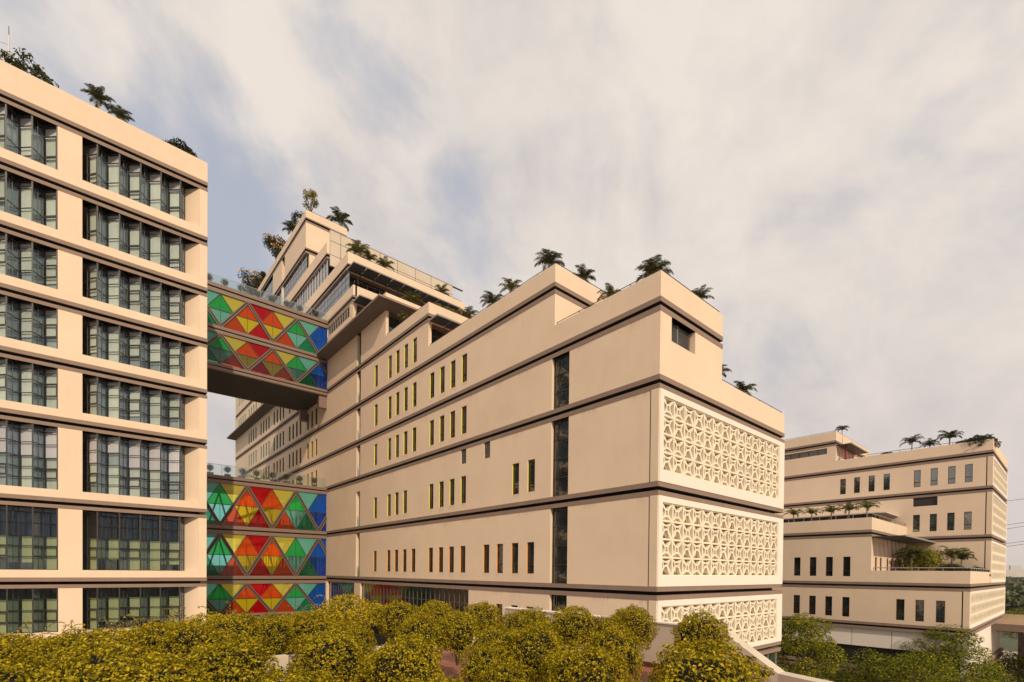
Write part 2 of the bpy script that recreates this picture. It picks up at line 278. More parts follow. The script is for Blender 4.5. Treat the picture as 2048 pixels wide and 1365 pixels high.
# ------------------------------------------------------------------ mesh helpers
class MB:
    def __init__(s): s.v = []; s.f = []; s.m = []; s.mats = []
    def mi(s, mat):
        if mat is None: return 0
        if mat not in s.mats: s.mats.append(mat)
        return s.mats.index(mat)
    def quad(s, a, b, c, d, mat=None):
        i = len(s.v); s.v += [tuple(a), tuple(b), tuple(c), tuple(d)]; s.f.append((i, i+1, i+2, i+3)); s.m.append(s.mi(mat))
    def tri(s, a, b, c, mat=None):
        i = len(s.v); s.v += [tuple(a), tuple(b), tuple(c)]; s.f.append((i, i+1, i+2)); s.m.append(s.mi(mat))
    def box(s, x0, x1, y0, y1, z0, z1, mat=None, skip=''):
        if x0 > x1: x0, x1 = x1, x0
        if y0 > y1: y0, y1 = y1, y0
        if z0 > z1: z0, z1 = z1, z0
        i = len(s.v); s.v += [(x, y, z) for z in (z0, z1) for y in (y0, y1) for x in (x0, x1)]
        F_ = {'b': (0, 2, 3, 1), 't': (4, 5, 7, 6), 'f': (0, 1, 5, 4), 'k': (2, 6, 7, 3), 'l': (0, 4, 6, 2), 'r': (1, 3, 7, 5)}
        for k, q in F_.items():
            if k not in skip: s.f.append(tuple(i+j for j in q)); s.m.append(s.mi(mat))
    def hexa(s, p, mat=None):                       # eight points: bottom ring then top ring, same order
        i = len(s.v); s.v += [tuple(q) for q in p]
        for q in ((3, 2, 1, 0), (4, 5, 6, 7), (0, 1, 5, 4), (1, 2, 6, 5), (2, 3, 7, 6), (3, 0, 4, 7)):
            s.f.append(tuple(i+j for j in q)); s.m.append(s.mi(mat))
    def beam(s, a, b, w, h, up=(0, 0, 1), mat=None):
        a = Vector(a); b = Vector(b); d = (b-a).normalized(); up = Vector(up)
        r = d.cross(up)
        if r.length < 1e-4: r = d.cross(Vector((1, 0, 0)))
        r.normalize(); u = r.cross(d)
        r = r*w/2; u = u*h/2
        s.hexa([a-r-u, b-r-u, b+r-u, a+r-u, a-r+u, b-r+u, b+r+u, a+r+u], mat)
    def tube(s, pts, rad, n=6, mat=None):
        pts = [Vector(p) for p in pts]; rings = []
        for k, p in enumerate(pts):
            d = (pts[min(k+1, len(pts)-1)]-pts[max(k-1, 0)]).normalized()
            r = d.cross(Vector((0.13, 0.2, 1)));  r = r if r.length > 1e-3 else d.cross(Vector((1, 0, 0)))
            r.normalize(); u = r.cross(d); rr = rad[k] if isinstance(rad, (list, tuple)) else rad
            i = len(s.v); rings.append(i)
            for j in range(n):
                a = 2*math.pi*j/n; s.v.append(tuple(p+(r*math.cos(a)+u*math.sin(a))*rr))
        for a, b in zip(rings, rings[1:]):
            for j in range(n):
                s.f.append((a+j, a+(j+1) % n, b+(j+1) % n, b+j)); s.m.append(s.mi(mat))
    def mesh(s, name, mat=None):
        me = bpy.data.meshes.new(name); me.from_pydata(s.v, [], s.f)
        mats = s.mats or ([mat] if mat else [])
        for m in mats: me.materials.append(M[m] if isinstance(m, str) else m)
        if len(mats) > 1: me.polygons.foreach_set('material_index', s.m)
        me.update(); return me
    def build(s, name, mat=None, parent=None, **kw): return link(name, s.mesh(name, mat), parent, **kw)
def link(name, data, parent=None, loc=None, rz=0, scale=None):
    o = bpy.data.objects.new(name, data); COL.objects.link(o)
    if parent is not None: o.parent = parent
    if loc is not None: o.location = loc
    if rz: o.rotation_euler = (0, 0, rz)
    if scale is not None: o.scale = scale if isinstance(scale, (tuple, list)) else (scale,)*3
    return o
def thing(name, label, cat, loc=(0, 0, 0), rz=0, group=None):
    o = bpy.data.objects.new(name, None); COL.objects.link(o); o.empty_display_size = 0.3
    o.location = loc; o.rotation_euler = (0, 0, rz); o['label'] = label; o['category'] = cat
    if group: o['group'] = group
    return o
def structure(o): o['kind'] = 'structure'; return o
def stuff(o): o['kind'] = 'stuff'; return o
# wall panel on one face of a block.  face 'L': plane X=c looking to -X, u=Y.  face 'R': plane Y=c looking to -Y, u=X
def P(face, c, u, d, z): return (c+d, u, z) if face == 'L' else (u, c+d, z)
def wall(parent, face, c, u0, u1, z0, z1, ops=(), thick=0.45, mat='plaster', name='wall_panel'):
    b = MB(); us = sorted({u0, u1, *[v for o in ops for v in o[:2]]}); zs = sorted({z0, z1, *[v for o in ops for v in o[2:4]]})
    us = [u for u in us if u0-1e-6 <= u <= u1+1e-6]; zs = [z for z in zs if z0-1e-6 <= z <= z1+1e-6]
    def inside(u, z): return any(o[0] < u < o[1] and o[2] < z < o[3] for o in ops)
    for a, bb in zip(us, us[1:]):
        for c0, c1 in zip(zs, zs[1:]):
            if inside((a+bb)/2, (c0+c1)/2): continue
            q = [P(face, c, a, 0, c0), P(face, c, bb, 0, c0), P(face, c, bb, 0, c1), P(face, c, a, 0, c1)]
            if face == 'L': q.reverse()
            b.quad(*q)
    def side(ua, ub, za, zb): b.quad(P(face, c, ua, 0, za), P(face, c, ub, 0, zb), P(face, c, ub, thick, zb), P(face, c, ua, thick, za))
    for (ua, ub, za, zb) in ((u0, u1, z0, z0), (u0, u1, z1, z1), (u0, u0, z0, z1), (u1, u1, z0, z1)): side(ua, ub, za, zb)
    for o in ops:
        ua, ub, za, zb = o[:4]; zb = min(zb, z1); za = max(za, z0); ub = min(ub, u1)
        side(ua, ua, za, zb); side(ub, ub, za, zb)
        if za > z0: side(ua, ub, za, za)
        if zb < z1: side(ua, ub, zb, zb)
    return b.build(name, mat, parent)
def stain_mat():
    m = bpy.data.materials.new('drip_stain'); m.use_nodes = True; nt = m.node_tree; N, Lk = nt.nodes, nt.links; b = N['Principled BSDF']
    b.inputs['Base Color'].default_value = (0.30, 0.22, 0.15, 1); b.inputs['Roughness'].default_value = 0.95
    tc = N.new('ShaderNodeTexCoord'); sp = N.new('ShaderNodeSeparateXYZ'); Lk.new(tc.outputs['Generated'], sp.inputs[0])
    geo = N.new('ShaderNodeNewGeometry'); mp = N.new('ShaderNodeMapping'); mp.inputs['Scale'].default_value = (9, 9, 0.7); Lk.new(geo.outputs['Position'], mp.inputs[0])
    n = N.new('ShaderNodeTexNoise'); n.inputs['Scale'].default_value = 1.6; n.inputs['Detail'].default_value = 4; Lk.new(mp.outputs[0], n.inputs['Vector'])
    r = N.new('ShaderNodeMapRange'); r.inputs[1].default_value = 0.42; r.inputs[2].default_value = 0.72; r.inputs[3].default_value = 0; r.inputs[4].default_value = 0.24; Lk.new(n.outputs['Fac'], r.inputs[0])
    p = N.new('ShaderNodeMath'); p.operation = 'POWER'; Lk.new(sp.outputs[2], p.inputs[0]); p.inputs[1].default_value = 1.6
    q = N.new('ShaderNodeMath'); q.operation = 'MULTIPLY'; Lk.new(p.outputs[0], q.inputs[0]); Lk.new(r.outputs[0], q.inputs[1])
    Lk.new(q.outputs[0], b.inputs['Alpha']); return m
M['drip'] = stain_mat()
_sm = {}
def drip(parent, face, c, u, z, w, h):
    k = (face, round(w, 2), round(h, 2))
    if k not in _sm:
        m = MB(); q = [P(face, 0, 0, -0.003, -h), P(face, 0, w, -0.003, -h), P(face, 0, w, -0.003, 0), P(face, 0, 0, -0.003, 0)]
        m.quad(*q); _sm[k] = m.mesh('drip_stain', 'drip')
    return link('drip_stain', _sm[k], parent, loc=P(face, c, u, 0, z))
# window slots share their meshes by size and colour
_wm = {}
def slot_window(parent, face, c, u, z0, z1, w=0.70, reveal='yellow', glass='dglass', depth=0.13, sill=0.62, mirror=True):
    """u is the edge nearer the camera; the slot runs to u+w. Painted lining on the jamb that faces the camera."""
    h = round(z1-z0, 2); key = (face, h, w, reveal, glass, depth, sill)
    if key not in _wm:
        f = MB(); d = depth
        def bx(ua, ub, da, db, za, zb, m=f, mt=None):
            p = P(face, 0, ua, da, za); q = P(face, 0, ub, db, zb); m.box(p[0], q[0], p[1], q[1], p[2], q[2], mt)
        t = 0.045
        for a in ((0, t, 0, h), (w-t, w, 0, h), (t, w-t, 0, t), (t, w-t, h-t, h), (t, w-t, sill-0.03, sill+0.03)):
            bx(a[0], a[1], d-0.05, d+0.03, a[2], a[3])
        g = MB(); bx(t, w-t, d, d+0.015, t, h-t, g)
        l = MB(); e = 0.012
        bx(w-e, w, 0.012, d-0.052, 0.0, h, l)
        if reveal in ('pinkr',): bx(0, e, 0.012, d-0.052, 0, h, l); 
        _wm[key] = (f.mesh('window_frame', 'frame'), g.mesh('window_glass', glass), l.mesh('reveal_lining', reveal))
    f, g, l = _wm[key]; o = P(face, c, u, 0, z0)
    w_ = link('window', f, parent, loc=o); link('pane', g, w_); link('reveal_lining', l, w_); return w_
def band(parent, x0, x1, y0, y1, g, lo=True, hi=True, name='string_course', a=0.10, b=0.36, prd=0.02):
    m = MB()
    if hi:
        m.box(x0-prd, x1+prd, y0-prd, y1+prd, g+a, g+b, 'grey', skip='b')
        m.quad((x0-prd, y0-prd, g+a), (x0-prd, y1+prd, g+a), (x1+prd, y1+prd, g+a), (x1+prd, y0-prd, g+a), 'gap')  # underside blackened to hold the shade of the slot
    if lo: m.box(x0-prd, x1+prd, y0-prd, y1+prd, g-b, g-0.10, 'grey')
    return m.build(name, 'grey', parent)
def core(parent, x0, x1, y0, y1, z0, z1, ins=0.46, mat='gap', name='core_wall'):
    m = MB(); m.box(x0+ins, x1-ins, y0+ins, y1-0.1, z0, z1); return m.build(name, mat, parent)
def roof(parent, x0, x1, y0, y1, z, name='roof_slab'):
    m = MB(); m.box(x0+0.26, x1-0.26, y0+0.26, y1-0.26, z-0.25, z); return m.build(name, 'tile', parent)
def rail(parent, pts, h=0.16, post=1.5, mat='frame', name='railing', r=0.022):
    m = MB()
    for a, b in zip(pts, pts[1:]):
        a = Vector(a); b = Vector(b); m.tube([a+Vector((0, 0, h)), b+Vector((0, 0, h))], r, 5)
        n = max(1, int((b-a).length/post))
        for k in range(n+1):
            p = a.lerp(b, k/n); m.beam(p-Vector((0, 0, 0.02)), p+Vector((0, 0, h)), 0.04, 0.04, (0, 1, 0))
    return m.build(name, mat, parent)
# ================================================================== GROUND
g = MB(); g.quad((-3000, -3000, -14), (6000, -3000, -14), (6000, 6000, -14), (-3000, 6000, -14))
structure(g.build('ground', 'ground'))
g = MB(); g.box(-60, 130, -60, 60, -13.99, -13.9); structure(g.build('added_bounce_pavement', 'paving'))  # added pavement, laid to bounce fill light onto the building walls
G = [-5.17, -1.06, 4.34, 9.78, 13.72, 17.71, 21.68, 25.63, 29.9, 34.1, 38.35, 42.8, 46.85]
X0, X1, Y0, YE = 21.98, 37.95, 14.19, 110.0
PK = 0.36
# ================================================================== BREEZE BLOCK TILES
def ribbon(m, pts, w, d0, d1):
    """a bar following pts (u,z), width w, from depth d0 (front) to d1; local x=u, y=depth"""
    n = len(pts); L_, R_ = [], []
    for k in range(n):
        a = Vector(pts[max(k-1, 0)]); b = Vector(pts[min(k+1, n-1)]); d = (b-a).normalized(); nn = Vector((-d.y, d.x))*w/2
        p = Vector(pts[k]); L_.append(p+nn); R_.append(p-nn)
    for k in range(n-1):
        a, b, c, e = L_[k], L_[k+1], R_[k+1], R_[k]
        m.quad((a.x, d0, a.y), (e.x, d0, e.y), (c.x, d0, c.y), (b.x, d0, b.y))
        m.quad((a.x, d0, a.y), (b.x, d0, b.y), (b.x, d1, b.y), (a.x, d1, a.y))
        m.quad((e.x, d0, e.y), (e.x, d1, e.y), (c.x, d1, c.y), (c.x, d0, c.y))
def tile_mesh(w, h, kind, seg=7):
    m = MB(); D = 0.24; t = 0.052
    m.box(0, w, 0.012, D, 0, t); m.box(0, w, 0.012, D, h-t, h); m.box(0, t, 0.0, D, t, h-t); m.box(w-t, w, 0.0, D, t, h-t)
    def arc(a, b, bulge, ww=0.085):
        a = Vector(a); b = Vector(b); mid = (a+b)/2; d = (b-a); n = Vector((-d.y, d.x)).normalized()
        pts = []
        for k in range(seg+1):
            s = k/seg; pts.append(a.lerp(b, s)+n*bulge*math.sin(math.pi*s)**0.8)
        ribbon(m, pts, ww, 0.045+random.random()*0.006, D-0.01)
    e = 0.05
    A = {'L': 0.36, 'R': 0.30, 'T': 0.33, 'B': 0.24} if kind == 0 else {'L': 0.22, 'R': 0.30, 'T': 0.20, 'B': 0.50}
    arc((e, h-e), (e, e), A['L']*w); arc((w-e, e), (w-e, h-e), A['R']*w)
    arc((w-e, h-e), (e, h-e), A['T']*h); arc((e, e), (w-e, e), A['B']*h, 0.095)
    return m
NT = 14; TW = (37.10-22.40)/NT; TH = 3.80/4
TA = [tile_mesh(TW, TH, k).mesh('breeze_block', 'block') for k in (0, 1)]
def mirror_mesh(me, w):
    m2 = me.copy()
    for v in m2.vertices: v.co.x = w-v.co.x
    m2.flip_normals(); return m2
TA += [mirror_mesh(TA[0], TW), mirror_mesh(TA[1], TW)]
def screen(parent, xa, xb, y, zt, zb, rows, cols=NT, joined=False, tw=TW, th=TH, edge=0.38, back='backing'):
    f = MB()
    w = cols*tw; a0 = xa+edge; a1 = a0+w; b1 = zt-edge*0.82; b0 = b1-rows*th
    f.box(xa+0.03, a0, y-0.05, y+0.42, zb, zt); f.box(a1, xb, y-0.05, y+0.42, zb, zt)
    f.box(a0, a1, y-0.05, y+0.42, b1, zt); f.box(a0, a1, y-0.05, y+0.42, zb, b0)
    fr = f.build('screen_frame', 'white', parent)
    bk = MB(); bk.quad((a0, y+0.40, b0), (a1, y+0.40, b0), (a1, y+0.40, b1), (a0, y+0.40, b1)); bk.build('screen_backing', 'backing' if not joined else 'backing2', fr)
    if not joined:
        for r in range(rows):
            for c in range(cols):
                k = (r+c//2) % 2; mir = c % 2
                link('breeze_block', TA[k+2*mir], fr, loc=(a0+c*tw, y+0.0, b1-(r+1)*th))
    else:
        m = MB()
        src = [tile_mesh(tw, th, k, 4) for k in (0, 1)]
        for r in range(rows):
            for c in range(cols):
                s = src[(r+c//2) % 2]; i = len(m.v); ox, oz = a0+c*tw, b1-(r+1)*th
                mir = c % 2
                m.v += [((tw-x if mir else x)+ox, yy+y, z+oz) for x, yy, z in s.v]
                m.f += [tuple(i+j for j in q) for q in s.f]; m.m += [0]*len(s.f)
        stuff(m.build('breeze_blocks', 'block', fr))
    return fr
# ================================================================== MAIN BUILDING
mb = thing('stepped_hospital_block', 'big cream stepped block with breeze-block screens on its sunlit corner, in the middle', 'building', (X0, Y0, -14))
bpy.context.view_layer.update()
class Sub:  # building parts are written in world coordinates: parents sit at the origin of their own offset
    pass
mb.location = (0, 0, 0)
near_cols_A = [46.53, 43.53, 41.97, 40.36, 38.76]; cols_B = [35.81, 34.22, 32.66, 31.08]; cols_C = [28.09, 26.54, 24.92, 23.36]
far_cols = [63.8, 65.4, 67.0, 70.03, 71.62, 73.22, 74.83, 77.9, 79.46, 81.06, 82.7, 85.7, 87.3, 88.9, 90.5, 93.85, 95.5, 97.08, 98.7]
strip_win = {   # strip index -> (z0, z1, list of Y, colour)
    0: (-4.4, -2.3, cols_C, 'orange'),
    1: (-0.12, 1.95, near_cols_A+cols_B+cols_C, 'orange'),
    2: (5.26, 7.36, near_cols_A[:1]+near_cols_A[2:]+cols_B+cols_C[2:], 'yellow'),
    3: (10.64, 12.76, near_cols_A+cols_B, 'yellow'),
    4: (14.62, 16.77, near_cols_A+cols_B, 'yellow'),
    5: (18.53, 20.70, near_cols_A, 'yellow'),
}
strip_win[2] = (5.26, 7.36, [46.53, 43.53, 41.97, 40.36]+cols_B+cols_C[2:], 'yellow')
ystart = {0: Y0, 1: Y0, 2: Y0, 3: Y0, 4: 21.7, 5: 36.8, 6: 44.85}
SLOTY = (50.62, 51.62)
def slot_parts(parent, z0, z1, glassrail=True):
    m = MB(); m.box(X0+1.0, X0+1.04, SLOTY[0], SLOTY[1], z0, z1); m.build('recess_glass', 'dglass', parent)
    m = MB(); m.box(X0+0.10, X0+0.12, SLOTY[0], SLOTY[1], z0, z0+1.1); b = m.build('balcony_glass', 'rail', parent)
for k in range(7):
    z0 = G[k]+PK; z1 = (G[k+1]-PK) if k < 6 else 25.42
    ya = ystart[k]; ops = []; wins = []
    if k in strip_win:
        a, b, ys, colr = strip_win[k]
        wins += [(y, a, b, colr) for y in ys]
    if k == 0: fars = []
    elif k in (1, 2, 3, 4, 5, 6):
        zz = {1: (0.1, 2.2), 2: (5.3, 7.4), 3: (10.6, 12.7), 4: (14.6, 16.7), 5: (18.53, 20.67), 6: (22.55, 24.66)}[k]
        fc = 'gold' if k < 5 else 'teal'
        wins += [(y, zz[0], zz[1], fc) for y in far_cols]
    for y, a, b, colr in wins: ops.append((y, y+0.70, a, b))
    if k >= 1:
        top = z1 if k != 2 else z1-0.95
        ops.append((SLOTY[0], SLOTY[1], z0, top))
    if k in (1, 2, 3): ops.append((20.42, 21.90, z0, z1))      # tall glass strip
    if k == 0: ops.append((20.42, 21.90, z0, z1)); ops += [(30.62, 50.35, z0, z1), (51.95, 59.9, z0, z1)]
    if k == 2: ops += [(31.09, 31.80, 8.31, 9.42), (28.12, 28.84, 8.25, 9.42)]
    if k == 0: ops = [o for o in ops if not (o[0] == SLOTY[0])]
    wall(mb, 'L', X0, ya, YE, z0, z1, ops, thick=0.3 if k > 4 else 0.45)
    for y, a, b, colr in wins:
        slot_window(mb, 'L', X0, y, a, b, 0.70, colr)
        if y < 60: drip(mb, 'L', X0, y-0.08, a, 0.86, random.choice([0.5, 0.5, 0.62]))
    for y in [ya+0.6+i*3.1+random.uniform(-.8, .8) for i in range(int((60-ya)/3.1))]:
        if 20.2 < y+1.2 and y < 22 or 50 < y+1.2 and y < 52: continue
        if k == 0 and y > 29: continue
        if any(o[0]-1.3 < y < o[1] and o[3] > z1-0.8 for o in ops): continue
        drip(mb, 'L', X0, y, z1, 1.2, random.choice([0.5, 0.75]))
    if k >= 1: slot_parts(mb, z0, z1)
    if k == 2:
        for (a, b) in ((31.09, 31.80), (28.12, 28.84)):
            m = MB(); 
            for j in range(9): m.hexa([(X0+0.05, a, 8.33+j*0.12), (X0+0.05, b, 8.33+j*0.12), (X0+0.16, b, 8.40+j*0.12), (X0+0.16, a, 8.40+j*0.12),
                                       (X0+0.05, a, 8.35+j*0.12), (X0+0.05, b, 8.35+j*0.12), (X0+0.16, b, 8.42+j*0.12), (X0+0.16, a, 8.42+j*0.12)])
            m.build('louver_vent', 'awning_edge', mb)
        m = MB()
        for j in range(8): m.box(X0+0.02, X0+0.12, SLOTY[0], SLOTY[1], 8.5+j*0.11, 8.55+j*0.11)
        m.build('louver_vent', 'awning_edge', mb)
    # tall glass strip
    if k <= 3:
        zz1 = z1; m = MB(); n = 4 if k in (0, 1, 2) else 3
        hs = [z0+(zz1-z0)*j/n for j in range(n+1)]
        for h in hs: m.box(X0+0.20, X0+0.28, 20.42, 21.90, max(z0, h-0.03), min(zz1, h+0.03))
        for y in (20.42, 21.84, 21.45): m.box(X0+0.20, X0+0.28, y, y+0.06, z0, zz1)
        f = m.build('tall_window', 'frame', mb)
        for j in range(n):
            q = MB(); q.box(X0+0.24, X0+0.25, 20.48, 21.84, hs[j]+0.03, hs[j+1]-0.03); q.build('pane', 'dglass', f)
        q = MB(); q.box(X0+0.02, X0+0.40, 21.905, 21.96, z0, z1); q.build('strip_reveal', 'white', mb)
# narrow cream pilaster and groove beside the screen corner
for k in range(3):
    z0 = G[k]+PK; z1 = G[k+1]-PK
    m = MB(); m.box(X0-0.03, X0, Y0+0.0, Y0+0.46, z0, z1); m.build('corner_pilaster', 'plaster2', mb)
    m = MB(); m.box(X0-0.004, X0+0.02, Y0+0.47, Y0+0.52, z0, z1); m.build('joint_groove', 'gap', mb)
# ground storey curtain wall
f = MB()
for a, b in ((30.62, 50.35), (51.95, 59.9)):
    n = int((b-a)/0.72); z0, z1 = G[0]+PK, G[1]-PK
    for j in range(n+1):
        y = a+(b-a)*j/n; f.box(X0+0.16, X0+0.24, y-0.025, y+0.025, z0, z1)
    for z in (z0+1.1, z0+2.3): f.box(X0+0.17, X0+0.235, a, b, z-0.02, z+0.02)
fr = f.build('curtain_wall_frame', 'frame_br', mb)
for a, b in ((30.62, 50.35), (51.95, 59.9)):
    m = MB(); m.box(X0+0.2, X0+0.21, a, b, G[0]+PK, G[1]-PK); m.build('curtain_wall_glass', dark_glass('lobby_glass', (0.008, 0.010, 0.010), 0.24), fr)
m = MB(); m.box(X0-0.12, X0-0.0, 60.0, 60.35, -14, G[1]-PK); m.build('bridge_column', 'plaster2', mb)
m = MB(); m.box(X0-0.05, X0, 50.37, 51.9, G[0]+PK, G[1]-PK); m.build('pier', 'plaster2', mb)
# R faces
for k in (0, 1, 2):
    z0 = G[k]+PK; z1 = G[k+1]-PK
    rows = 4 if k else 3
    edge_b = z1-0.38*0.82-rows*TH
    screen(mb, X0, X1, Y0, z1, z0, rows)
z0, z1 = G[3]+PK, G[4]-PK
wall(mb, 'R', Y0, X0+0.45, 28.54, z0, z1, [(23.03, 25.42, 12.11, z1)], mat='plaster')
m = MB()
for j in range(11): 
    z = 12.16+j*0.112; m.hexa([(23.03, Y0+0.30, z), (25.42, Y0+0.30, z), (25.42, Y0+0.40, z+0.05), (23.03, Y0+0.40, z+0.05), (23.03, Y0+0.30, z+0.02), (25.42, Y0+0.30, z+0.02), (25.42, Y0+0.40, z+0.07), (23.03, Y0+0.40, z+0.07)])
m.box(24.05, 24.10, Y0+0.27, Y0+0.31, 12.11, z1)
m.build('louver_window', 'metal', mb)
wall(mb, 'R', Y0, 28.54, X1, z0, 11.50, thick=0.25)
for y, xa in ((Y0, X0+0.45),): wall(mb, 'R', Y0, X0+0.25, 28.54, G[4]+PK, 15.38, thick=0.25)
wall(mb, 'L', X0, Y0, 21.7, G[4]+PK, 15.38, thick=0.25)
wall(mb, 'R', 21.7, X0+0.45, X1, G[4]+PK, G[5]-PK)
wall(mb, 'L', X0, 21.7, 36.8, G[5]+PK, 19.2, thick=0.25); wall(mb, 'R', 21.7, X0+0.25, X1, G[5]+PK, 19.2, thick=0.25)
wall(mb, 'L', X0, 36.8, 44.85, G[6]+PK, 22.97, thick=0.25); wall(mb, 'R', 36.8, X0+0.25, X1, G[6]+PK, 22.97, thick=0.25)
wall(mb, 'L', X0, 44.9, 52.8, 25.9, 27.2, thick=0.25); wall(mb, 'R', 44.9, X0+0.25, X1, 25.9, 27.2, thick=0.25)
# bands
for k in range(0, 4): band(mb, X0, X1 if k < 4 else 28.54, Y0, YE, G[k])
band(mb, X0, 28.54, Y0, 21.75, G[4]); band(mb, X0, X1, 21.7, YE, G[4], prd=0.021)
band(mb, X0, X1, 21.7, YE, G[5]); band(mb, X0, X1, 36.8, YE, G[6])
for (ya, xb, za, zb) in ((Y0, X1, -14, G[3]+0.3), (Y0, 28.54, G[3], G[4]+0.3), (21.7, X1, G[3], G[5]+0.3), (36.8+0.6, X1, G[5], G[6]+0.3), (44.85+0.6, X1, G[6], 25.5)):
    core(mb, X0, xb, ya, YE, za, zb, ins=0.47)
roof(mb, 28.54, X1, Y0, 21.7, G[3]+0.42); roof(mb, X0, 28.54, Y0, 21.7, G[4]+0.45); roof(mb, X0, X1, 21.7, 37.4, G[5]+0.45); roof(mb, X0, X1, 36.8, 45.4, G[6]+0.45)
m = MB(); m.box(X0+0.25, 28.54, 21.45, 21.69, G[4]+0.2, 15.38); m.build('back_parapet', 'plaster', mb)
rail(mb, [(28.3, Y0+0.12, 15.38), (X0+0.12, Y0+0.12, 15.38), (X0+0.12, 21.6, 15.38)])
rail(mb, [(X1-.3, Y0+0.12, 11.5), (28.7, Y0+0.12, 11.5)])
rail(mb, [(30.5, 21.82, 19.2), (X0+0.12, 21.82, 19.2), (X0+0.12, 36.7, 19.2)])
rail(mb, [(X1-1, 36.92, 22.97), (X0+0.12, 36.92, 22.97), (X0+0.12, 44.8, 22.97)])
rail(mb, [(X1-1, 45.02, 27.2), (X0+0.12, 45.02, 27.2)])
# big tapered canopy slab
m = MB(); xc, yc = 20.6, 43.4
m.hexa([(xc, yc, 25.74), (X1, yc, 25.74), (X1, 110.9, 25.74), (xc, 110.9, 25.74), (xc, yc, 25.93), (X1, yc, 25.93), (X1, 110.9, 25.93), (xc, 110.9, 25.93)])
m.build('canopy_edge', 'grey', mb)
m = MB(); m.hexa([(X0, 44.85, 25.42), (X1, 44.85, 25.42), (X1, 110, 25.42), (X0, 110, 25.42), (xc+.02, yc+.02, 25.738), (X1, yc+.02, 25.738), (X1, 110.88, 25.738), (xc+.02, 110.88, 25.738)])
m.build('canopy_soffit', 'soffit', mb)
# glazing and awning below C, E1 and E2 parapets
def terrace_front(y, xa, xb, zfl, ztop, awx, awd, glass='dglass', awz=None, pier=True, blinds=True):
    """set-back glazing on the sunny side of a terrace, with a pier at the corner and a slatted awning above it"""
    awz = ztop if awz is None else awz
    if pier:
        m = MB(); m.box(xa, xa+0.26, y, y+0.9, zfl, ztop); m.build('corner_pier', 'white', mb)
    yb = y+0.9; f = MB(); n = int((xb-xa)/1.5)
    for j in range(n+1): x = xa+0.26+(xb-xa-0.3)*j/n; f.box(x-0.03, x+0.03, yb, yb+0.07, zfl, ztop)
    f.box(xa+0.2, xb, yb, yb+0.07, zfl+0.9, zfl+0.95)
    fr = f.build('terrace_glazing_frame', 'frame', mb)
    q = MB(); q.box(xa+0.2, xb, yb+0.03, yb+0.04, zfl, ztop); q.build('terrace_glass', glass, fr)
    if blinds:
        q = MB(); q.box(xa+0.3, xb, yb+0.015, yb+0.027, zfl, zfl+0.85); q.build('lower_blind', 'vblind', fr)
    a = MB(); n = int((awx[1]-awx[0])/1.6)+1
    for j in range(n):
        s = awx[0]+(awx[1]-awx[0])*j/n; e = awx[0]+(awx[1]-awx[0])*(j+1)/n-0.07
        a.box(s, e, y-awd, y-0.1, awz-0.03, awz+0.03)
    aw = a.build('awning', 'awning', mb)
    e = MB(); e.box(awx[0]-0.05, awx[1], y-awd-0.07, y-awd, awz-0.06, awz+0.07); e.box(awx[0]-0.06, awx[0]-0.005, y-awd, y, awz-0.06, awz+0.07)
    e.build('awning_edge', 'awning_edge', aw)
    for j in range(n):
        s = awx[0]+(awx[1]-awx[0])*j/n
        e = MB(); e.tube([(s+0.05, y-0.12, awz-0.10), (s+(awx[1]-awx[0])/n-0.12, y-0.12, awz-0.10)], 0.07, 6); e.build('awning_tube', 'plaster2', aw)
terrace_front(36.8, X0+0.2, X1, G[5]+0.4, G[6]-PK, (X0, X1-1), 1.4, pier=False)
terrace_front(44.85, X0+0.15, X1, G[6]+0.4, 25.42, (X0+1.2, X0+1.5), 0.1, pier=False)
# upper tower: E1, E2, E3, E4
wall(mb, 'L', X0, 52.8, YE, 25.93, G[8]-PK+0.05, [(53.72, 60.46, 28.25, 29.42), (SLOTY[0]+27.8, SLOTY[1]+27.9, 27, G[8]-PK+0.05)]+[(y, y+0.7, 26.75, 28.9) for y in far_cols[11:]+[101.9, 103.5, 105.1, 106.7]])
for y in far_cols[11:]+[101.9, 103.5, 105.1, 106.7]: slot_window(mb, 'L', X0, y, 26.75, 28.9, 0.70, 'teal')
m = MB()
for j in range(10):
    y = 53.75+j*0.70
    m.hexa([(X0+0.06, y, 28.25), (X0+0.14, y+0.03, 28.25), (X0+0.14, y+0.28, 28.25), (X0+0.06, y+0.25, 28.25), (X0+0.06, y, 29.42), (X0+0.14, y+0.03, 29.42), (X0+0.14, y+0.28, 29.42), (X0+0.06, y+0.25, 29.42)])
m.build('vertical_louvers', 'awning_edge', mb)
wall(mb, 'R', 52.8, X0+0.25, X1, G[8]+PK, 31.37, thick=0.25)
wall(mb, 'L', X0, 52.8, YE, G[8]+PK, 31.37, thick=0.45)
band(mb, X0, X1, 52.8, YE, G[8], a=0.14); band(mb, X0, X1, 54.25, YE, G[9], b=0.30, a=0.18)
band(mb, X0, X1, 60.8, YE, G[10], b=0.32, a=0.18); band(mb, X0, X1-10.4, 68.55, YE, G[11], a=0.18); band(mb, X0, X1-10.4, 68.55, YE, G[12], b=0.34, a=0.18)
terrace_front(52.8, X0+0.2, X1, 26.2, G[8]-PK, (X0, X1-1), 1.85, awz=29.42, pier=False)
wall(mb, 'L', X0, 54.25, YE, G[9]+0.3, 35.67, thick=0.3); wall(mb, 'R', 54.25, X0+0.3, X1, G[9]+0.3, 35.67, thick=0.3)
terrace_front(54.6, X0+0.6, X1, 30.4, G[9]-0.32, (X0, X1-1.8), 2.0, awz=33.72, pier=False)
rail(mb, [(X0+0.2, 52.9, 31.37), (X1-1, 52.9, 31.37)], h=0.55, post=1.4)
rail(mb, [(X0+0.2, 54.4, 35.67), (X1-0.5, 54.4, 35.67)])
